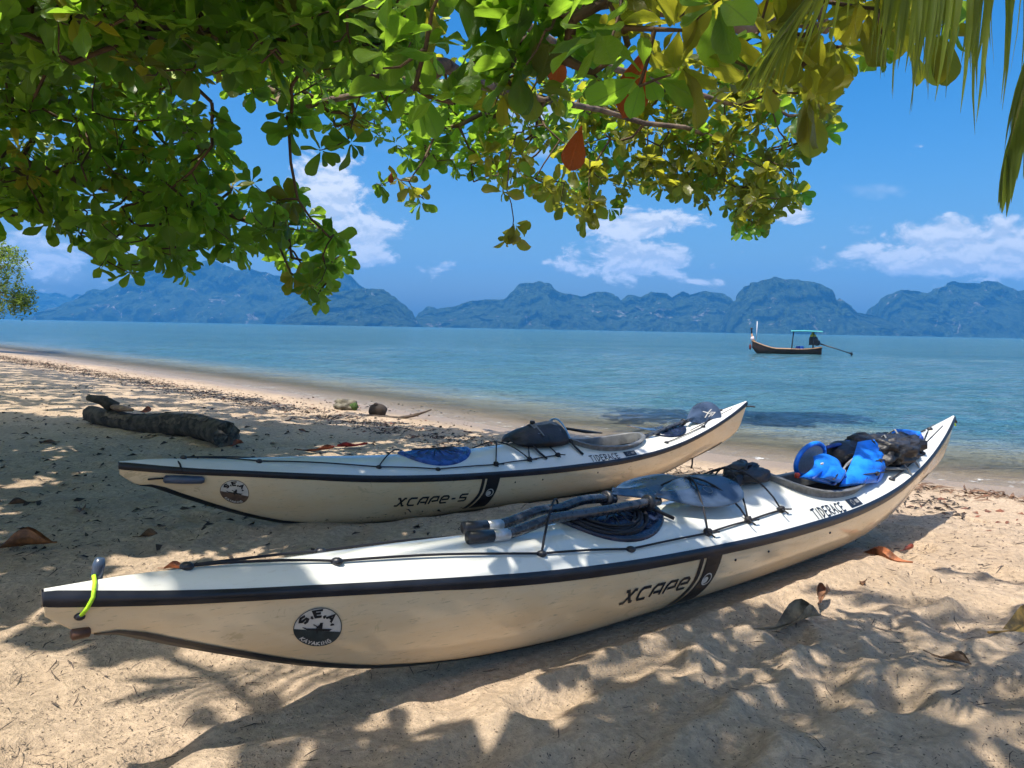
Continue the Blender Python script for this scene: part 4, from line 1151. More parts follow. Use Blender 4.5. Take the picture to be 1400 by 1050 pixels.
# outlines of the crown as it is seen against the sky
CROWN_A = [(-60, -80), (560, -80), (600, 20), (560, 120), (470, 130), (420, 160), (395, 175), (385, 150), (330, 120), (300, 105), (250, 108), (232, 118), (262, 165), (300, 200), (330, 240), (400, 268), (440, 295), (468, 330), (472, 368), (440, 405), (425, 402), (402, 378), (375, 350), (335, 350), (262, 345), (252, 372), (232, 360), (200, 345), (182, 362), (150, 360), (132, 340), (110, 320), (60, 305), (20, 300), (-60, 290)]
CROWN_B = [(420, -80), (1330, -80), (1310, 40), (1215, 45), (1185, 65), (1140, 110), (1145, 150), (1120, 200), (1075, 212), (1095, 260), (1075, 285), (1040, 318), (1015, 318), (985, 285), (925, 265), (870, 258), (835, 262), (805, 292), (775, 275), (742, 270), (700, 235), (660, 250), (640, 240), (600, 225), (560, 215), (500, 180), (455, 180), (420, 150)]
SPRIGS = [(575, 278, 6.8), (545, 245, 6.8), (520, 250, 7.2), (560, 255, 6.6), (572, 262, 7.0), (698, 322, 6.2), (705, 308, 6.2), (688, 262, 6.4), (440, 205, 4.4), (480, 195, 4.6), (395, 175, 5.0), (408, 160, 5.0), (1030, 315, 10.6), (1048, 296, 10.6), (1020, 300, 10.8),
          (1095, 265, 10.6), (1085, 245, 10.7), (1130, 150, 10.2), (1150, 85, 10.0), (140, 362, 5.6), (180, 372, 5.6), (150, 345, 5.6), (255, 372, 6.2), (250, 352, 6.2), (440, 412, 6.8), (428, 398, 6.8), (415, 385, 6.8), (468, 345, 7.0), (474, 358, 7.0), (285, 150, 4.6), (292, 172, 4.6), (300, 196, 4.8),
          (835, 285, 10.4), (800, 300, 10.4), (770, 280, 7.2), (848, 268, 10.4)]
# ground that lies in the sun (outlines in the picture, mapped on the flat sand)
LIT = [[(-500, 790), (0, 838), (60, 866), (150, 872), (325, 912), (335, 985), (215, 1050), (100, 1250), (-500, 1250)],
       [(985, 805), (1090, 750), (1180, 715), (1250, 690), (1250, 560), (1800, 560), (1800, 930), (1400, 885), (1250, 868), (1100, 850), (1010, 840)],
       [(395, 628), (415, 598), (500, 594), (560, 582), (700, 588), (780, 600), (700, 622), (500, 628)],
       [(-500, 465), (0, 489), (200, 516), (350, 537), (500, 556), (620, 570), (700, 578), (860, 600), (860, 640), (1000, 660), (1270, 700), (1800, 640), (1800, 300), (-500, 300)],
       [(835, 690), (900, 640), (1060, 600), (1150, 640), (1020, 668), (900, 700)],
       [(780, 575), (1300, 560), (1300, 690), (1060, 640), (1035, 690), (930, 640), (790, 650)]]
def lit(px, py):
    r = np.zeros(np.shape(px), bool)
    for p in LIT: r |= inpoly(px, py, p)
    return r

TRUNKS = {'A': (-4.6, 2.2), 'B': (-10.0, 8.6), 'C': (-16.5, 15.5), 'D': (-1.6, -3.6)}
def build_trees():
    rnd = random.Random(21); ros = {k: [] for k in TRUNKS}      # (centre, axis, n, size, colour, visible)
    # visible crown
    def sample(poly, n, depth, size, colour, mind):
        xs = [p[0] for p in poly]; ys = [p[1] for p in poly]; pts = []; tries = 0
        while len(pts) < n and tries < n * 60:
            tries += 1; x = rnd.uniform(min(xs), max(xs)); y = rnd.uniform(min(ys), max(ys))
            if not inpoly(np.array(x), np.array(y), poly): continue
            d = depth(x, y)
            if any((x - a) ** 2 + (y - b) ** 2 < ((mind * 1.7 if d < 2.6 else mind) / d) ** 2 and abs(d - e) < .8 for a, b, e in pts): continue
            pts.append((x, y, d)); r = ray(x, y); P = Vector((0, 0, H)) + Vector(r) * (d / r[1])
            ax = Vector((rnd.uniform(-.7, .7), rnd.uniform(-.7, .7), rnd.uniform(-.1, 1.0)))
            if y > 200: ax.z -= .5
            ros['A'].append((P, ax, rnd.randint(7, 11), size(d), colour(x, y), 2))
    def depA(x, y):
        if y < 90: return rnd.uniform(3.0, 5.0)
        return rnd.uniform(4.8, 7.2)
    def depB(x, y):
        if y < 70: return rnd.uniform(1.75, 2.35) if x > 520 else rnd.uniform(3.0, 5)
        if y < 135: return rnd.uniform(1.9, 2.4) if rnd.random() < .30 and 540 < x < 1130 else (rnd.uniform(10, 11) if x > 780 else rnd.uniform(7.0, 8.2))
        return rnd.uniform(10, 11.5) if x > 780 else rnd.uniform(7.0, 8.6)
    colA = lambda x, y: 'g' if rnd.random() < .93 else 'o'
    colB = lambda x, y: 'o' if rnd.random() < min(.85, max(.05, (x - 560) / 450 + (y - 150) / 500)) else 'g'
    sz = lambda d: (.14 if d < 3.4 else .15 if d < 6.9 else .18 if d < 9 else .235) * rnd.uniform(.85, 1.15)
    sample(CROWN_A, 720, depA, sz, colA, 42)
    sample(CROWN_B, 580, depB, sz, colB, 55)
    for x, y, d in SPRIGS:
        r = ray(x, y); P = Vector((0, 0, H)) + Vector(r) * (d / r[1])
        ros['A'].append((P, Vector((rnd.uniform(-.5, .5), rnd.uniform(-.4, .4), rnd.uniform(-.9, .2))), rnd.randint(6, 9), .165 if d < 8 else .22, colB(x, y) if x > 500 else 'g', 2))
    # the rest of the crowns, outside the picture, where they throw the shade
    n = 0
    for _ in range(19000):
        if _ < 9000: gx = rnd.uniform(-22, 6.5); gy = rnd.uniform(-2.5, 24)
        else: gx = rnd.uniform(-6.5, 4.5); gy = rnd.uniform(.6, 9)
        if gy > 24 + (gx - (-22)) * 0 or gx < -gy * 1.25 - 4: continue
        D = float(shore_dist(np.array(gx), np.array(gy)))
        if D < 1.2: continue
        far = math.hypot(gx, gy) > 9
        if far and rnd.random() < .10: continue
        px, py, d = proj(gx, gy, 0.0)
        if d > .3 and lit(np.array(px), np.array(py)): continue
        if d <= .3 and gx > 2.2: continue
        if gx > -.6 and 2.25 < gy < 3.4: continue
        dapple = float(fbm(np.array(gx * 2.3), np.array(gy * 2.3), 55, 3))
        keep = (.92 if dapple > .44 else .5 if dapple > .38 else .08) if gx < -.9 and gy > 3 else .76 if dapple > .49 else .46 if dapple > .42 else .06
        if rnd.random() > keep: continue
        ok = False
        for _t in range(5):
            z = rnd.uniform(3.0, 5.2) + (1.2 if far else 0)
            P = Vector((gx, gy, 0)) + SUN * (z / SUN.z)
            qx, qy, qd = proj(P.x, P.y, P.z)
            if qd > .25 and -70 < qx < 1470 and -70 - 120 / max(qd, .5) < qy < 1100:
                if inpoly(qx, qy, CROWN_A) and qd > 2.5: ok = True; break
                continue
            ok = True; break
        if not ok: continue
        kk = min(TRUNKS, key=lambda q: math.hypot(P.x - TRUNKS[q][0], P.y - TRUNKS[q][1]))
        ros[kk].append((P, Vector((rnd.uniform(-.4, .4), rnd.uniform(-.4, .4), 1)), rnd.randint(6, 8) if not far else 6, .22 if not far else .34, 'g', 0)); n += 1
    labels = {'A': 'large leafy almond tree with glossy oval leaves hanging over the kayaks', 'B': 'leafy shade tree standing along the beach past the driftwood log',
              'C': 'leafy shade tree farthest along the beach', 'D': 'leafy shade tree standing behind the almond tree on the upper beach'}
    for kx, (tx, ty) in TRUNKS.items():
        gz = ground(tx, ty); root = thing('almond_tree', labels[kx], 'tree', (tx, ty, gz), 'shade trees along the beach'); root['_abs'] = (tx, ty, gz)
        base = Vector((tx, ty, gz)); hgt = 2.5 if kx == 'A' else 2.9
        tp = [base + Vector((0, 0, -.15)), base + Vector((.05, .02, .5)), base + Vector((.16, .1, 1.3)), base + Vector((.22, .2, 2.0)), base + Vector((.35, .25, hgt))]
        b = MB(); b.tube(tp, [.30, .23, .20, .185, .16], 16)
        tr = b.build('trunk', M_BARK, root)
        nodes = [tp[-1]]; parent = [-1]; fixed = [.13]
        def limb(pts):
            prev = 0
            for p in pts:
                q0 = nodes[prev]; m = 3
                for i in range(1, m + 1):
                    w = Vector((rnd.uniform(-.05, .05), rnd.uniform(-.05, .05), rnd.uniform(-.04, .04))) if i < m else Vector()
                    nodes.append(q0.lerp(Vector(p), i / m) + w); parent.append(prev); fixed.append(0); prev = len(nodes) - 1
        at = lambda x, y, d: Vector((0, 0, H)) + Vector(ray(x, y)) * (d / ray(x, y)[1])
        if kx == 'A':
            limb([at(-90, 22, 3.9), at(60, 26, 3.8), at(150, 32, 3.75), at(330, 46, 3.8), at(500, 66, 4.4), at(640, 110, 6.0), at(820, 150, 9.2), at(980, 190, 10.4)])
            limb([at(-120, 240, 5.6), at(60, 235, 5.9), at(220, 270, 6.3), at(360, 310, 6.6)])
            limb([at(200, -60, 3.6), at(560, -40, 3.2), at(760, 10, 2.9), at(960, 20, 3.0), at(1130, 40, 3.6)])
            limb([at(500, -60, 4.0), at(760, 60, 6.5), at(960, 130, 9.8), at(1060, 150, 10.4)])
            limb([(-2.5, .5, 3.6), (-.8, .2, 4.0), (.8, .6, 4.2)]); limb([(-5.2, 5, 4.2), (-4.6, 7, 5.2)])
        else:
            for i in range(6):
                a = i * 1.05 + rnd.uniform(-.2, .2); limb([base + Vector((cos(a) * 1.6, sin(a) * 1.6, 3.6)), base + Vector((cos(a) * 3.6, sin(a) * 3.6, 4.6))])
        items = sorted(ros[kx], key=lambda r: min((r[0] - nn).length_squared for nn in nodes[::3]))
        arr = np.array([tuple(p) for p in nodes]); vis = [1] * len(nodes)
        arrs = [arr]; 
        buf = np.zeros((len(nodes) + 2 * len(items) + 4, 3)); cnt = len(nodes); buf[:cnt] = arr
        for P, ax, nl, s, colr, v in items:
            pv = np.array(P) - np.array(Vector(ax).normalized()) * .05
            d2 = ((buf[:cnt] - pv) ** 2).sum(1); j = int(d2.argmin())
            A0 = Vector(buf[j]); B0 = Vector(pv); mid = A0.lerp(B0, .55) + Vector((rnd.uniform(-.1, .1), rnd.uniform(-.1, .1), rnd.uniform(-.12, .06))) * (B0 - A0).length
            for p, pr in ((mid, j), (B0, cnt)):
                buf[cnt] = p; nodes.append(p); parent.append(pr); fixed.append(0); vis.append(v); cnt += 1
        wgt = np.ones(len(nodes))
        for i in range(len(nodes) - 1, 0, -1): wgt[parent[i]] += wgt[i]
        rad = np.minimum(.0028 * wgt ** .44, .052)
        b = MB(); bt = MB()
        for i in range(1, len(nodes)):
            p = parent[i]; r0 = min(rad[p], rad[i] * 1.8); big = rad[i] > .02
            (b if big else bt).tube([nodes[p], nodes[i]], [r0 if big else r0, rad[i]], 8 if big else 4, cap=False)
        if b.v: b.build('limb', M_BARK if kx == 'A' else M_BARK, root)
        tw = bt.build('twigs', M_TWIG, root); tw['kind'] = 'stuff'
        # leaves
        fine = []; coarse = []
        for P, ax, nl, s, colr, v in ros[kx]:
            L = rosette(P, ax, nl, s, rnd, .25 if v else .15, ntemp=6 if v else 3)
            tone = rnd.random()
            for M, ti in L:
                tint = min(1, max(0, tone * .6 + rnd.random() * .4))
                (fine if v else coarse).append((M, ti, tint, colr))
        if fine:                         # the leaves that show largest become single leaves
            C = np.array([m[:3, 3] + m[:3, 0] * .5 for m, *_ in fine]); ln = np.array([np.linalg.norm(m[:3, 0]) for m, *_ in fine])
            qx, qy, qd = proj(C[:, 0], C[:, 1], C[:, 2]); score = ln / qd
            score[(qx < 0) | (qx > 1400) | (qy < 0) | (qy > 1050)] = 0
            order = np.argsort(-score); single = set(order[:290].tolist())
            meshes = {}
            for ti, (V, Fc, UV) in enumerate(FINE):
                for cc, mm in M_LEAFO.items():
                    me = bpy.data.meshes.new('leaf'); me.from_pydata([tuple(x) for x in V], [], [tuple(x) for x in Fc]); L_ = me.uv_layers.new(name='UVMap')
                    ix = np.empty(len(me.loops), int); me.loops.foreach_get('vertex_index', ix); L_.data.foreach_set('uv', UV[ix].ravel())
                    me.polygons.foreach_set('use_smooth', [True] * len(me.polygons)); me.materials.append(mm); me.update(); meshes[(ti, cc)] = me
            reds = [(880, 100), (795, 195), (768, 85), (118, 40), (535, 250)]
            for i in single:
                M, ti, tint, cc = fine[i]
                o = bpy.data.objects.new('leaf', meshes[(ti, cc)]); COL.objects.link(o); o.parent = root
                Mx = Matrix(M.tolist()); Mx.translation -= root.location; o.matrix_local = Mx
            for (x, y), ln_, dd in zip(reds, (.23, .155, .13, .10, .10), (2.5, 2.5, 2.6, 3.4, 6.6)):
                P = at(x, y - 30 * ln_ / .2, dd); dv = Vector((rnd.uniform(-.25, .25), -.15, -1)).normalized(); yv = Vector((1, .25, 0)); yv = (yv - dv * yv.dot(dv)).normalized(); zv = dv.cross(yv)
                Mx = Matrix.Identity(4)
                for r_ in range(3): Mx[r_][0] = dv[r_] * ln_; Mx[r_][1] = yv[r_] * ln_ * 1.05; Mx[r_][2] = zv[r_] * ln_
                o = bpy.data.objects.new('leaf', meshes[(1 if ln_ > .2 else 0, 'r')]); COL.objects.link(o); o.parent = root; Mx.translation = P - Vector(root.location); o.matrix_local = Mx
                o['label'] = 'orange red old leaf'
            rest = [f for i, f in enumerate(fine) if i not in single]
            for cc in 'go':
                sel = [(m, ti, t) for m, ti, t, c in rest if c == cc]
                if sel: leaves_object('foliage', sel, FINE, M_LEAF[cc], root)
        if coarse: leaves_object('foliage', [(m, ti, t) for m, ti, t, c in coarse], COARSE, M_LEAF_FILL, root)
build_trees()

# ------------------------------------------------------------------ coconut palm
M_PALM = leaf_material('palm_leaflet', (.055, .10, .015), (.13, .19, .03), (.80, .90, .08), True, .5)
M_PALMJ = leaf_material('palm_leaflet_mass', (.055, .10, .015), (.13, .19, .03), (.80, .90, .08), False, .5)
M_RACHIS = pbr('palm_rachis', (.20, .22, .05), .5, .3, 10)
def bez(P, n):
    P = [Vector(p) for p in P]; out = []
    for i in range(n + 1):
        t = i / n; q = P[:]
        while len(q) > 1: q = [a.lerp(b, t) for a, b in zip(q[:-1], q[1:])]
        out.append(q[0])
    return out
def thru(P, n):
    P = [Vector(p) for p in P]; out = []; m = len(P) - 1
    for i in range(n + 1):
        g = i / n * m; j = min(int(g), m - 1); s = g - j; p0, p1, p2, p3 = P[max(j - 1, 0)], P[j], P[j + 1], P[min(j + 2, m)]
        out.append(.5 * ((2 * p1) + (p2 - p0) * s + (2 * p0 - 5 * p1 + 4 * p2 - p3) * s * s + (3 * p1 - p0 - 3 * p2 + p3) * s ** 3))
    return out
def leaflet_mesh():
    V = []; UV = []; S = [(0, .35), (.12, .85), (.35, 1), (.6, .8), (.82, .45), (1, .04)]
    for s, w in S:
        for v in (-1, 0, 1): V.append((s, v * w * .5, -.28 * s * s + abs(v) * w * .012)); UV.append((s, .5 + v * .5))
    return np.array(V), np.array([(i * 3 + j, (i + 1) * 3 + j, (i + 1) * 3 + j + 1, i * 3 + j + 1) for i in range(len(S) - 1) for j in range(2)]), np.array(UV)
LFT = leaflet_mesh()
def build_palm():
    rnd = random.Random(4); tx, ty = 2.1, -1.5; gz = ground(tx, ty); base = Vector((tx, ty, gz)); crown = Vector((1.75, -.85, 5.3))
    root = thing('coconut_palm', 'coconut palm with drooping fronds hanging beside the almond leaves', 'palm', base); root['_abs'] = tuple(base)
    b = MB(); pts = bez([base - Vector((0, 0, .2)), base + Vector((.1, .1, 2)), crown - Vector((0, .5, 1.5)), crown], 18)
    b.tube(pts, [.16 - .05 * i / 18 + (.008 if i % 2 else 0) for i in range(19)], 14); b.build('trunk', M_BARK, root)
    me = bpy.data.meshes.new('leaflet'); V, Fc, UV = LFT; me.from_pydata([tuple(v) for v in V], [], [tuple(f) for f in Fc]); L_ = me.uv_layers.new(name='UVMap')
    ix = np.empty(len(me.loops), int); me.loops.foreach_get('vertex_index', ix); L_.data.foreach_set('uv', UV[ix].ravel()); me.polygons.foreach_set('use_smooth', [True] * len(me.polygons)); me.materials.append(M_PALM); me.update()
    at = lambda x, y, d: Vector((0, 0, H)) + Vector(ray(x, y)) * (d / ray(x, y)[1])
    joined = []
    def frond(ctrl, n, lmax, single, grav, width=.036, s0=.18, sweep=.5):
        path = thru(ctrl, 40); b = MB(); b.tube(path, [.022 * (1 - i / 42) + .003 for i in range(41)], 7)
        fr = b.build('frond', M_RACHIS, root)
        for i in range(n):
            s = s0 + (1 - s0) * (i + .5) / n; k = min(39, int(s * 40)); f = s * 40 - k; p = path[k].lerp(path[k + 1], f); tg = (path[k + 1] - path[k]).normalized()
            sd = tg.cross(Vector((0, 0, 1))).normalized()
            for sg in (-1, 1):
                ln = lmax * (sin(pi * (.12 + .80 * s)) ** .7) * rnd.uniform(.72, 1.18)
                d = (sd * sg * (1 - .25 * s) + tg * (sweep + .5 * s) + Vector((0, 0, -grav * rnd.uniform(.7, 1.3))) + Vector((rnd.gauss(0, .06), rnd.gauss(0, .06), rnd.gauss(0, .06)))).normalized()
                up = Vector((0, 0, 1)) + sd * sg * .3; y = up.cross(d); y = (tg if y.length < .15 else y).normalized(); y = (y - d * y.dot(d)).normalized(); z = d.cross(y)
                M = Matrix.Identity(4)
                for r_ in range(3): M[r_][0] = d[r_] * ln; M[r_][1] = y[r_] * width * rnd.uniform(.85, 1.1); M[r_][2] = z[r_] * ln * .6
                M.translation = p
                if single:
                    o = bpy.data.objects.new('leaflet', me); COL.objects.link(o); o.parent = fr; M.translation = p - base; o.matrix_local = M
                else: joined.append((np.array(M), 0, rnd.random()))
    # fronds in the picture
    frond([crown, crown + Vector((-.1, 1.0, .35)), at(1260, -900, 1.6), at(1180, -160, 1.55), at(1098, 10, 1.55), at(1058, 66, 1.55)], 40, .24, True, .05, .009, .45, 1.5)
    frond([crown, crown + Vector((.1, 1.0, .3)), at(1450, -900, 1.8), at(1385, -190, 1.75), at(1290, -110, 1.7), at(1212, -70, 1.65)], 46, .46, True, 3.4, .017, .45, .05)
    frond([crown, crown + Vector((.4, 1.2, .3)), at(1540, -800, 2.1), at(1470, -140, 2.05), at(1418, 60, 2.0), at(1378, 215, 2.0)], 44, .38, True, 1.6, .018, .45, .8)
    # fronds overhead, which stripe the sand and the bow
    frond([crown, (.6, .4, 5.8), (-.9, 1.2, 5.0), (-2.1, 1.1, 4.0)], 46, .62, False, .5, .036)
    frond([crown, (.9, .6, 5.9), (-.3, 1.4, 5.2), (-1.6, 2.0, 4.3)], 46, .6, False, .5, .036)
    frond([crown, (1.3, .6, 5.8), (.9, 1.5, 5.2), (.5, 2.1, 4.2)], 34, .62, False, .5, .036)
    for a in (-.3, .6, 1.8, 2.7, 3.6): 
        dv = Vector((cos(a - 1.9), sin(a - 1.9), 0)); frond([crown, crown + dv * 1.2 + Vector((0, 0, 1)), crown + dv * 2.6 + Vector((0, 0, .4)), crown + dv * 3.4 - Vector((0, 0, 1.2))], 40, .6, False, .6)
    leaves_object('leaflets', joined, [LFT], M_PALMJ, root)
build_palm()

# ------------------------------------------------------------------ distant shore tree
def shore_tree():
    rnd = random.Random(8); d = 30.0
    at = lambda x, y, dd=d: Vector((0, 0, H)) + Vector(ray(x, y)) * (dd / ray(x, y)[1])
    b0 = Vector((-24.5, 31.0, 0)); b0.z = ground(b0.x, b0.y)
    root = thing('shore_tree', 'bright green bushy tree leaning over the water at the far end of the beach', 'tree', b0); root['_abs'] = tuple(b0)
    pts = bez([b0 - Vector((0, 0, .2)), b0 + Vector((.2, 0, 1.6)), at(-60, 400), at(-5, 388)], 12)
    b = MB(); b.tube(pts, [.14 - .1 * i / 12 for i in range(13)], 10); b.build('trunk', M_BARK, root)
    lv = []; blobs = [(-45, 372, 1.5), (-10, 366, 1.25), (12, 360, .8), (22, 408, .75), (-15, 400, 1.2), (5, 345, .5), (34, 405, .45), (30, 418, .5), (-60, 345, 1.3), (-80, 390, 1.6)]
    bt = MB()
    for x, y, r in blobs:
        c = at(x, y, d + rnd.uniform(-.8, .8)); bt.tube([pts[9], pts[9].lerp(c, .5) + Vector((0, 0, .1)), c], [.05, .035, .015], 6)
        for _ in range(int(120 * r * r) + 60):
            v = Vector((rnd.gauss(0, 1), rnd.gauss(0, 1), rnd.gauss(0, 1))).normalized() * r * rnd.random() ** .45
            lv += [(M, ti, rnd.random()) for M, ti in rosette(c + v, Vector((rnd.uniform(-1, 1), rnd.uniform(-1, 1), .8)), 5, .13, rnd, ntemp=3)]
    bt.build('limb', M_BARK, root)
    leaves_object('foliage', lv, COARSE, leaf_material('leaf_pale', (.05, .09, .02), (.12, .17, .04), (.30, .45, .06)), root)
shore_tree()

# ------------------------------------------------------------------ driftwood log
def driftwood():
    rnd = random.Random(3); a = Vector((-2.74, 7.0, 0)); c = Vector((-4.95, 8.6, 0)); a.z = ground(a.x, a.y) + .11; c.z = ground(c.x, c.y) + .10
    org = a.copy(); root = thing('driftwood_log', 'weathered dark driftwood log lying on the shaded sand behind the kayak bow', 'log', org); root['_abs'] = tuple(org)
    n = 80; m = 44; ax = (c - a).normalized(); sd = ax.cross(Vector((0, 0, 1))).normalized(); up = sd.cross(ax); rows = []
    SS, AN = np.meshgrid(np.linspace(0, 1, n + 1), 2 * pi * np.arange(m) / m, indexing='ij'); CX, SX = np.cos(AN), np.sin(AN)
    K = 1 + .30 * (fbm(SS * 6 + CX * .8, SX * 1.2 + 4, 9, 4) - .5) + .16 * (fbm(SS * 5, CX * 6 + SX * 6.7 + 9, 5, 3) - .5) + .10 * (fbm(SS * 14, CX * 9 + SX * 8 + 3, 15, 3) - .5)
    K += .38 * np.exp(-((SS - .80) / .05) ** 2 - ((AN - 1.3) / .6) ** 2) + .25 * np.exp(-((SS - .42) / .03) ** 2 - ((AN - 2.2) / .4) ** 2) - .16 * np.exp(-((SS - .62) / .07) ** 2 - ((AN - 1.0) / .5) ** 2)
    K[-3:] *= np.array([.92, .7, .35])[:, None]
    for i in range(n + 1):
        s = i / n; p = a.lerp(c, s) + sd * .07 * sin(s * 5) + Vector((0, 0, .03 * sin(s * 7))); r = .132 - .038 * s
        rows.append([p + (sd * CX[i, j] + up * SX[i, j]) * r * float(K[i, j]) + ax * (.05 * (vnoise(np.array(j * .55), np.array(2.0), 8) - .5) if i == 0 else 0) for j in range(m)])
    b = MB(); b.grid(rows, close_v=True); b.add(rows[-1], [tuple(range(m))])
    bark = b.build('bark', pbr('log_bark', (.085, .070, .052), .9, .5, 11, 1.0, 45, col2=(.026, .021, .016)), root)
    M_STRIP = pbr('loose_bark', (.15, .115, .08), .9, .5, 14, 1.0, 40, col2=(.05, .038, .028))
    for i0, j0, ln_, wd in ((8, 14, 16, 3), (30, 10, 20, 3), (50, 15, 14, 4), (22, 18, 12, 3), (44, 6, 18, 3)):
        g = []
        for i in range(i0, i0 + ln_ + 1):
            e = .012 + .02 * abs((i - i0) / ln_ - .5); g.append([rows[i][(j + int(1.2 * sin(i * .9 + j))) % m].lerp(a.lerp(c, i / n), -e * 6 * (1 if j in (j0, j0 + wd) else .6)) for j in range(j0, j0 + wd + 1)])
        b = MB(); b.grid(g); b.build('bark_strip', M_STRIP, root)
    # split end grain, ridged
    b = MB(); cen = sum(rows[0], Vector()) / m; er = []
    for f in (1, .8, .55, .3, .05):
        er.append([cen.lerp(p, f) + ax * (-.012 * (1 - f) + .03 * (float(vnoise(np.array(j * .9), np.array(f * 6), 3)) - .5)) for j, p in enumerate(rows[0])])
    b.grid(er, close_v=True); b.build('end_grain', pbr('log_end', (.14, .125, .105), .9, .5, 18, 1.0, 30, col2=(.04, .034, .028)), root)
    b = MB(); p = a.lerp(c, .80) + Vector((0, 0, .1)); b.tube([p, p + Vector((-.12, -.05, .10)), p + Vector((-.3, -.02, .12))], [.08, .06, .035], 10); b.build('branch_stub', bark.data.materials[0], root)
    b = MB(); q = a.lerp(c, .72) + up * .125 - sd * .05; b.blob(q, (.26, .05, .035), Matrix.Rotation(atan2(ax.y, ax.x), 4, 'Z'), 16, 8, .3, 2, 6); b.build('stripped_patch', pbr('bare_wood', (.36, .22, .13), .8, .4, 10, .6, 30), root)
driftwood()

# ------------------------------------------------------------------ long-tail boat
def longtail():
    D = 50.0; r = ray(1077, 484); c = Vector((r[0] / r[1] * D, D, SEA_Z)); yaw = radians(-20)
    root = thing('longtail_boat', 'wooden long-tail boat with turquoise awning moored on the water', 'boat', c); root['_abs'] = tuple(c)
    X = Vector((cos(yaw), sin(yaw), 0)); Y = Vector((-sin(yaw), cos(yaw), 0)); L = 4.7
    P = lambda x, y, z: c + X * (x * .9) + Y * y + Vector((0, 0, z))
    M_W = pbr('boat_timber', (.04, .020, .013), .6, .4, 3, .3, 12); M_WI = pbr('boat_inside', (.38, .20, .10), .7, .4, 4); M_RAIL = pbr('boat_rail', (.30, .17, .09), .6, .3, 5)
    def sh(u): return .33 + .50 * max(0, (.35 - u) / .35) ** 1.7 + .16 * max(0, (u - .7) / .3) ** 1.6
    def hb(u): return .68 * (max(0, 1 - abs((u - .55) / .57) ** 2.4)) + .03
    def kl(u): return -.25 + .62 * max(0, (.12 - u) / .12) ** 1.5
    N = 28; rows = []; inner = []
    for i in range(N + 1):
        u = i / N; x = -L / 2 + L * u - (.25 * (1 - u) ** 6)
        rows.append([P(x, s * hb(u) * sin(w * pi / 2) ** .8, kl(u) + (sh(u) - kl(u)) * w ** 1.3) for s, w in [(1, 1 - j / 8) for j in range(8)] + [(-1, j / 8) for j in range(9)]])
        inner.append([P(x, s * hb(u) * .93 * sin(max(w, .02) * pi / 2) ** .8, max(.06, kl(u) + .06) + (sh(u) - .02 - max(.06, kl(u) + .06)) * w) for s, w in [(1, 1 - j / 8) for j in range(8)] + [(-1, j / 8) for j in range(9)]])
    b = MB(); b.grid(rows); b.add(rows[-1], [tuple(range(17))]); b.build('hull', M_W, root)
    b = MB(); b.grid(inner); b.build('inside_planking', M_WI, root)
    for e in (0, -1):
        b = MB(); b.tube([(r_[e] + Vector((0, 0, .02))) for r_ in rows], .045, 6); b.build('rail', M_RAIL, root)
    b = MB(); b.tube([P(-L / 2 + .1, 0, .5), P(-L / 2 - .22, 0, .95), P(-L / 2 - .32, 0, 1.35)], [.10, .09, .05], 8); b.build('stem_post', M_RAIL, root)
    b = MB(); b.blob(P(-L / 2 - .25, 0, 1.0), (.13, .11, .18), nu=12, nv=8, amp=.3); b.build('stem_ribbon', pbr('ribbon', (.75, .62, .62), .8, .3, 20), root)
    b = MB(); b.tube([P(-L / 2 - .32, 0, 1.3), P(-L / 2 - .34, 0, 1.75)], .05, 6); b.blob(P(-L / 2 - .34, 0, 1.68), (.09, .09, .08), nu=10, nv=6); b.build('bow_light', M_RUBBER, root)
    b = MB(); b.tube([P(-L / 2 + .05, 0, .8), P(-L / 2 + .05, 0, 2.2)], .02, 6); b.build('pole', pbr('white_pole', (.8, .8, .8), .5, .1, 5), root)
    b = MB(); b.blob(P(-L / 2 - .38, -.05, .42), (.09, .09, .2), nu=10, nv=8); b.tube([P(-L / 2 - .38, -.05, .6), P(-L / 2 - .25, 0, .9)], .015, 5); b.build('fender', pbr('fender', (.12, .02, .02), .5, .3, 8), root)
    for x in (-1.7, -.9, -.1, .7):
        b = MB(); u = (x + L / 2) / L; b.box(P(x, 0, sh(u) - .10), (.18, hb(u) * 1.85, .04), None); o = b.build('thwart', M_RAIL, root)
    M_FR = pbr('awning_frame', (.03, .045, .06), .5, .2, 5)
    for x, y, lean in ((.35, -.5, .1), (.35, .5, .1), (1.75, -.45, 0), (1.75, .45, 0)):
        b = MB(); b.tube([P(x - lean, y, .32), P(x, y, 1.54)], .03, 6); b.build('awning_post', M_FR, root)
    b = MB(); b.grid([[P(x, y, 1.56 + .08 * cos(y * 2.0) - .03 * abs(x - 1.1)) for y in np.linspace(-.7, .7, 9)] for x in np.linspace(.15, 2.35, 8)]); b.grid([[P(x, y, 1.53 + .08 * cos(y * 2.0) - .03 * abs(x - 1.1)) for y in np.linspace(.7, -.7, 9)] for x in np.linspace(.15, 2.35, 8)]); b.build('awning', pbr('awning_cloth', (.06, .33, .33), .7, .2, 3), root)
    b = MB(); b.box((0, 0, 0), (.55, .4, .42), Matrix.Translation(P(1.75, 0, .85)) @ Matrix.Rotation(yaw, 4, 'Z')); b.blob(P(1.75, 0, 1.08), (.27, .2, .16), nu=12, nv=8, e=.7); b.blob(P(2.0, .0, .8), (.2, .18, .2), nu=12, nv=8, e=.7); en = b.build('engine', M_RUBBER, root, smooth=False)
    b = MB(); b.blob(P(1.72, 0, 1.26), (.2, .16, .12), nu=12, nv=8, e=.8); b.tube([P(1.66, 0, 1.3), P(1.66, 0, 1.5)], .06, 8); b.build('fuel_tank', pbr('yellow_tank', (.70, .55, .06), .5, .2, 6), root)
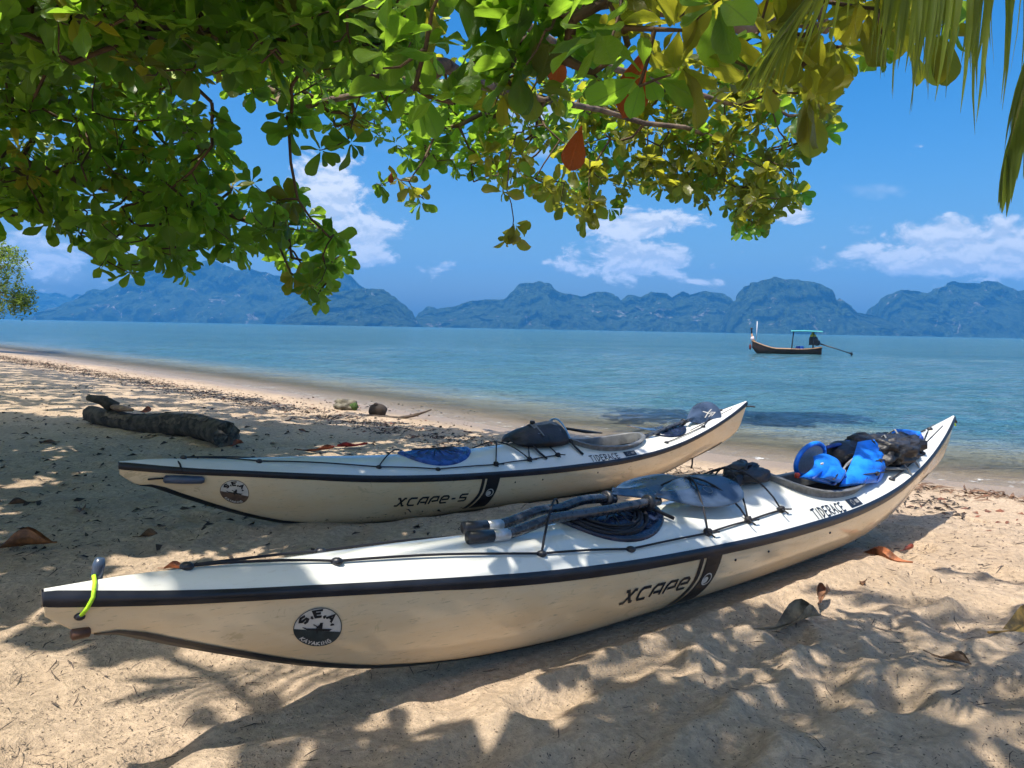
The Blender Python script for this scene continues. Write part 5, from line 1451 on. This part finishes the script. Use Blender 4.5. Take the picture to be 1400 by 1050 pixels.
    b = MB(); b.tube([P(2.1, 0, .78), P(3.4, 0, .42), P(4.35, 0, .14)], [.05, .035, .03], 7); b.build('tail_shaft', M_RUBBER, root)
    b = MB(); p = P(4.4, 0, .12)
    b.tube([P(4.28, 0, .16), P(4.5, 0, .1)], .05, 8)
    for a in (.4, 2.5, 4.6):
        q = Y * cos(a) + Vector((0, 0, sin(a))); w = X * .07 + (q.cross(X)) * .09
        b.add([p + q * .04 - w * .4, p + q * .04 + w * .4, p + q * .2 + w, p + q * .22 - w], [(0, 1, 2, 3), (3, 2, 1, 0)])
    b.build('propeller', M_RUBBER, root)
    b = MB(); b.blob(P(.72, .05, .42), (.17, .17, .14), nu=12, nv=8, e=.7); b.build('blue_drum', M_BLUED, root)
    b = MB(); b.blob(P(.98, -.1, .42), (.12, .12, .15), nu=12, nv=8, e=.7); b.build('blue_drum', M_BLUE, root)
longtail()

# ------------------------------------------------------------------ fallen leaves, sticks and litter
def dead_leaf_mesh(curl, seed):
    rr = random.Random(seed); S = np.linspace(0, 1, 11); V = []
    prof = [.01, .05, .12, .19, .24, .26, .25, .22, .16, .09, .01]
    for s, w in zip(S, prof):
        for v in np.linspace(-1, 1, 7):
            a = v * curl * (1 + .4 * sin(s * 4 + seed)); y = sin(a) / max(curl, .2) * w; z = (1 - cos(a)) / max(curl, .2) * w * (1.2 if curl > .8 else 1)
            z += .05 * sin(s * 6 + seed) * abs(v) + .06 * s * s + rr.uniform(-.006, .006); V.append((s - .5, y + .04 * sin(s * 5 + seed), z))
    return V, [(i * 7 + j, (i + 1) * 7 + j, (i + 1) * 7 + j + 1, i * 7 + j + 1) for i in range(10) for j in range(6)]
def gpt(px, py):
    r = ray(px, py); z = 0.0
    for _ in range(12):
        t = (z - H) / r[2]; z = ground(r[0] * t, r[1] * t)
    return Vector((r[0] * t, r[1] * t, z))
def dead_leaf(label, px, py, ln, yaw, curl, col, seed, lift=.008, name='fallen_leaf', tilt=0.0):
    p = gpt(px, py); p.z += lift; root = thing(name, label, 'leaf', p, 'dry leaves fallen on the sand'); root['_abs'] = tuple(p)
    V, Fc = dead_leaf_mesh(curl, seed); M = Matrix.Translation(p) @ Matrix.Rotation(yaw, 4, 'Z') @ Matrix.Rotation(tilt, 4, 'X') @ Matrix.Scale(ln, 4)
    b = MB(); b.add([M @ Vector(v) for v in V], Fc)
    b.build('leaf_blade', pbr('dry_leaf', col, .6, .5, 14, .8, 40, col2=tuple(c * .35 for c in col)), root)
    mid = [M @ Vector(V[i * 7 + 3]) + Vector((0, 0, .003)) for i in range(11)]
    mid = [mid[0] + (mid[0] - mid[2]).normalized() * ln * .22 + Vector((0, 0, .004))] + mid
    b = MB(); b.tube(mid, [.0028 * ln / .2 * (1.3 - i / 14) for i in range(12)], 5); b.build('stalk', pbr('leaf_stalk', tuple(c * .55 for c in col), .7, .3, 20), root)
    return root
dead_leaf('curled reddish brown leaf on the bright sand beside the kayak', 1212, 768, .26, -.75, 1.5, (.34, .12, .05), 1)
dead_leaf('small narrow red brown leaf next to the curled brown leaf', 1242, 752, .14, .75, 2.0, (.30, .07, .04), 2)
dead_leaf('ochre yellow dry leaf at the edge of the tree shade', 1392, 862, .30, .55, 1.0, (.55, .32, .07), 3, .02, tilt=.5)
dead_leaf('large crumpled pale brown dry leaf on the dappled sand', 1085, 856, .28, .35, 1.9, (.34, .27, .18), 4, .012, tilt=.12)
dead_leaf('curled brown scrap propped on the large crumpled leaf', 1125, 832, .17, .9, 1.9, (.26, .13, .07), 5, .05)
dead_leaf('long dark orange brown leaf in the shade left of the kayak bow', 38, 752, .27, .30, 1.9, (.28, .11, .035), 6, .02)
dead_leaf('small orange brown leaf just above the kayak bow', 242, 779, .12, .2, 1.2, (.42, .13, .05), 7)
dead_leaf('bright red leaf on the sunny sand behind the far kayak', 482, 613, .30, .35, 1.3, (.50, .03, .03), 8, .02)
dead_leaf('narrow red brown leaf behind the far kayak foredeck', 435, 618, .28, .15, 1.8, (.30, .07, .03), 9, .015)
dead_leaf('small upright orange leaf beside the driftwood log', 199, 572, .17, 1.2, .9, (.42, .12, .05), 10, .10, tilt=1.0)
dead_leaf('orange leaf lying against the split log end', 324, 612, .15, 1.0, 1.2, (.42, .10, .04), 11, .03)
for q, (x, y, ln, col, lab) in enumerate([
        (70, 606, .17, (.16, .08, .05), 'small dark brown leaf on the shaded sand short of the log'), (395, 575, .16, (.30, .15, .07), 'tan dry leaf between the log and the tide mark'),
        (415, 590, .15, (.22, .10, .05), 'small brown leaf on the sand beyond the red leaf'), (30, 690, .15, (.16, .09, .05), 'small dull brown leaf above the long orange brown leaf'),
        (110, 700, .13, (.30, .15, .07), 'tan scrap of leaf in the shade between the two bows'), (205, 735, .12, (.22, .12, .06), 'small curled leaf on the shaded sand below the far bow'),
        (905, 650, .14, (.30, .10, .05), 'rusty leaf on the sunlit sand between the kayaks'), (640, 592, .13, (.20, .07, .05), 'dark red leaf scrap near the tide mark behind the far hatch'),
        (1180, 800, .11, (.24, .12, .06), 'little brown leaf on the sunny sand near the curled leaf'), (1300, 905, .13, (.20, .13, .08), 'dull brown leaf in the foreground shade')]):
    dead_leaf(lab, x, y, ln, q * 1.3, .9 + .1 * q, col, 20 + q, .006)

def sticks():
    rnd = random.Random(15); M_ST = pbr('dry_stick', (.075, .055, .042), .85, .5, 9, .4, 30); M_DK = pbr('wrack', (.045, .033, .026), .9, .5, 6, .3, 20)
    p = gpt(545, 572); q = gpt(600, 566); o = thing('stick', 'thin dark stick poking up from the wrack line', 'stick', p); o['_abs'] = tuple(p)
    b = MB(); e = Vector((0, 0, H)) + Vector(ray(590, 560)) * ((p.y + .1) / ray(590, 560)[1]); b.tube([p - Vector((.5, -.2, 0)), p, p.lerp(e, .5) + Vector((0, 0, -.02)), e], [.03, .028, .022, .01], 7); b.build('branch', M_ST, o)
    b = MB(); b.tube([p.lerp(e, .45), p.lerp(e, .7) + Vector((.1, 0, .02))], [.012, .006], 5); b.build('twig', M_ST, o)
    p = gpt(516, 568); o = thing('coconut_husk', 'dark round coconut husk in the wrack line', 'coconut', p); o['_abs'] = tuple(p)
    b = MB(); b.blob(p + Vector((0, 0, .07)), (.14, .12, .11), nu=20, nv=12, amp=.25, seed=3); b.build('husk', M_DK, o)
    b = MB(); b.blob(p + Vector((-.02, -.03, .17)), (.035, .03, .03), nu=10, nv=6, amp=.4); b.build('husk_eye', M_ST, o)
    p = gpt(474, 560); o = thing('mossy_stump', 'pale grey wood lump with green moss in the wrack line', 'driftwood', p); o['_abs'] = tuple(p)
    b = MB(); b.blob(p + Vector((0, 0, .06)), (.17, .12, .11), nu=24, nv=14, amp=.7, freq=3.0, seed=13); b.build('wood', pbr('pale_wood', (.17, .155, .12), .9, .4, 8), o)
    b = MB(); b.blob(p + Vector((.13, -.06, .06)), (.07, .06, .07), nu=14, nv=8, amp=.4, seed=5); b.build('moss', pbr('moss', (.05, .10, .02), .9, .4, 20), o)
    # wrack line of weed, twigs and leaf scraps
    def scraps(name, label, n, pos, mat, smin, smax, flat=.4, curve=.3):
        V = []; Fc = []; XY = np.array([pos() for _ in range(n)]); PT = np.column_stack([XY, ground_np(XY[:, 0], XY[:, 1])[0]])
        for _ in range(n):
            x, y, z = PT[_]; ln = rnd.uniform(smin, smax) * min(1, max(.4, math.hypot(x, y) / 4.5)); a = rnd.uniform(0, 2 * pi); w = ln * rnd.uniform(.06, flat); d = Vector((cos(a), sin(a), rnd.uniform(-.05, .35))).normalized(); s = Vector((-d.y, d.x, rnd.uniform(-.3, .3))) * w * .5
            c = Vector((x, y, z + .004)); k = Vector((rnd.uniform(-1, 1), rnd.uniform(-1, 1), rnd.uniform(0, .6))) * ln * curve
            o = len(V); V += [c - d * ln * .5 - s * .5, c - d * ln * .5 + s * .5, c + k * .5 + s + Vector((0, 0, w * .4)), c + k * .5 - s, c + d * ln * .5]
            Fc += [(o, o + 1, o + 2, o + 3), (o + 3, o + 2, o + 4)]
        b = MB(); b.v = [tuple(v) for v in V]; b.f = Fc; ob = b.build(name, mat, smooth=False); tag(ob, label, kind='stuff')
    seg = [(a, c, np.hypot(*(c - a))) for a, c in zip(SHORE[1:-1], SHORE[2:])]
    def shore_pt(dist, lo, hi):
        s = rnd.uniform(lo, hi)
        a, c = SHORE[2], SHORE[3]
        for i in range(2, len(SHORE) - 1):
            a, c = SHORE[i], SHORE[i + 1]; l = np.hypot(*(c - a))
            if s < l: break
            s -= l
        t = (c - a) / l; nrm = np.array([-t[1], t[0]]); p = a + t * s + nrm * dist
        return p[0], p[1]
    def wave(v): return .35 * sin(v * .9) + .2 * sin(v * 2.3)
    def wr1():
        s = rnd.uniform(0, 50) ** 1.0
        return shore_pt(abs(rnd.gauss(1.75, .28)) + .12 * sin(s), 5.5, 45)
    scraps('wrack_line', 'dark line of dried weed and twigs along the tide mark', 13000, wr1, M_DK, .02, .10, .3)
    scraps('wrack_litter', 'loose reddish leaf scraps in the tide mark', 2200, lambda: shore_pt(abs(rnd.gauss(1.5, .5)) + .2, 2.5, 40), pbr('red_scrap', (.16, .06, .035), .8, .5, 5), .02, .08, .5)
    scraps('twig_tangle', 'tangle of brown twigs at the water edge past the kayak stern', 700, lambda: shore_pt(rnd.gauss(.85, .16), 1.2, 6.5), pbr('twig_brown', (.15, .085, .05), .85, .4, 8), .05, .26, .12, .35)
    cy = 1.7 + 9 * RNG.random(60000) ** 1.8; cx = RNG.uniform(-.75, .78, 60000) * cy
    ok = (shore_dist(cx, cy) > 1.0) & (fbm(cx * 1.1, cy * 1.1, 91, 3) + RNG.uniform(-.16, .16, 60000) > .46)
    pool = iter(np.column_stack([cx[ok], cy[ok]]).tolist())
    nearp = lambda: next(pool)
    scraps('sand_litter', 'fine dark twig and leaf crumbs scattered on the sand', 19000, nearp, M_ST, .006, .030, .3)
    scraps('twig_litter', 'thin dry twigs scattered on the sand', 900, nearp, M_ST, .04, .15, .05, .25)
    scraps('shade_litter', 'dark rotting leaf scraps on the shaded sand', 1500, lambda: (lambda y: (rnd.uniform(-.75 * y, -.05 * y), y))(rnd.uniform(3.5, 14)), M_DK, .02, .09, .5)
sticks()

for o in bpy.data.objects:
    if '_abs' in o: del o['_abs']
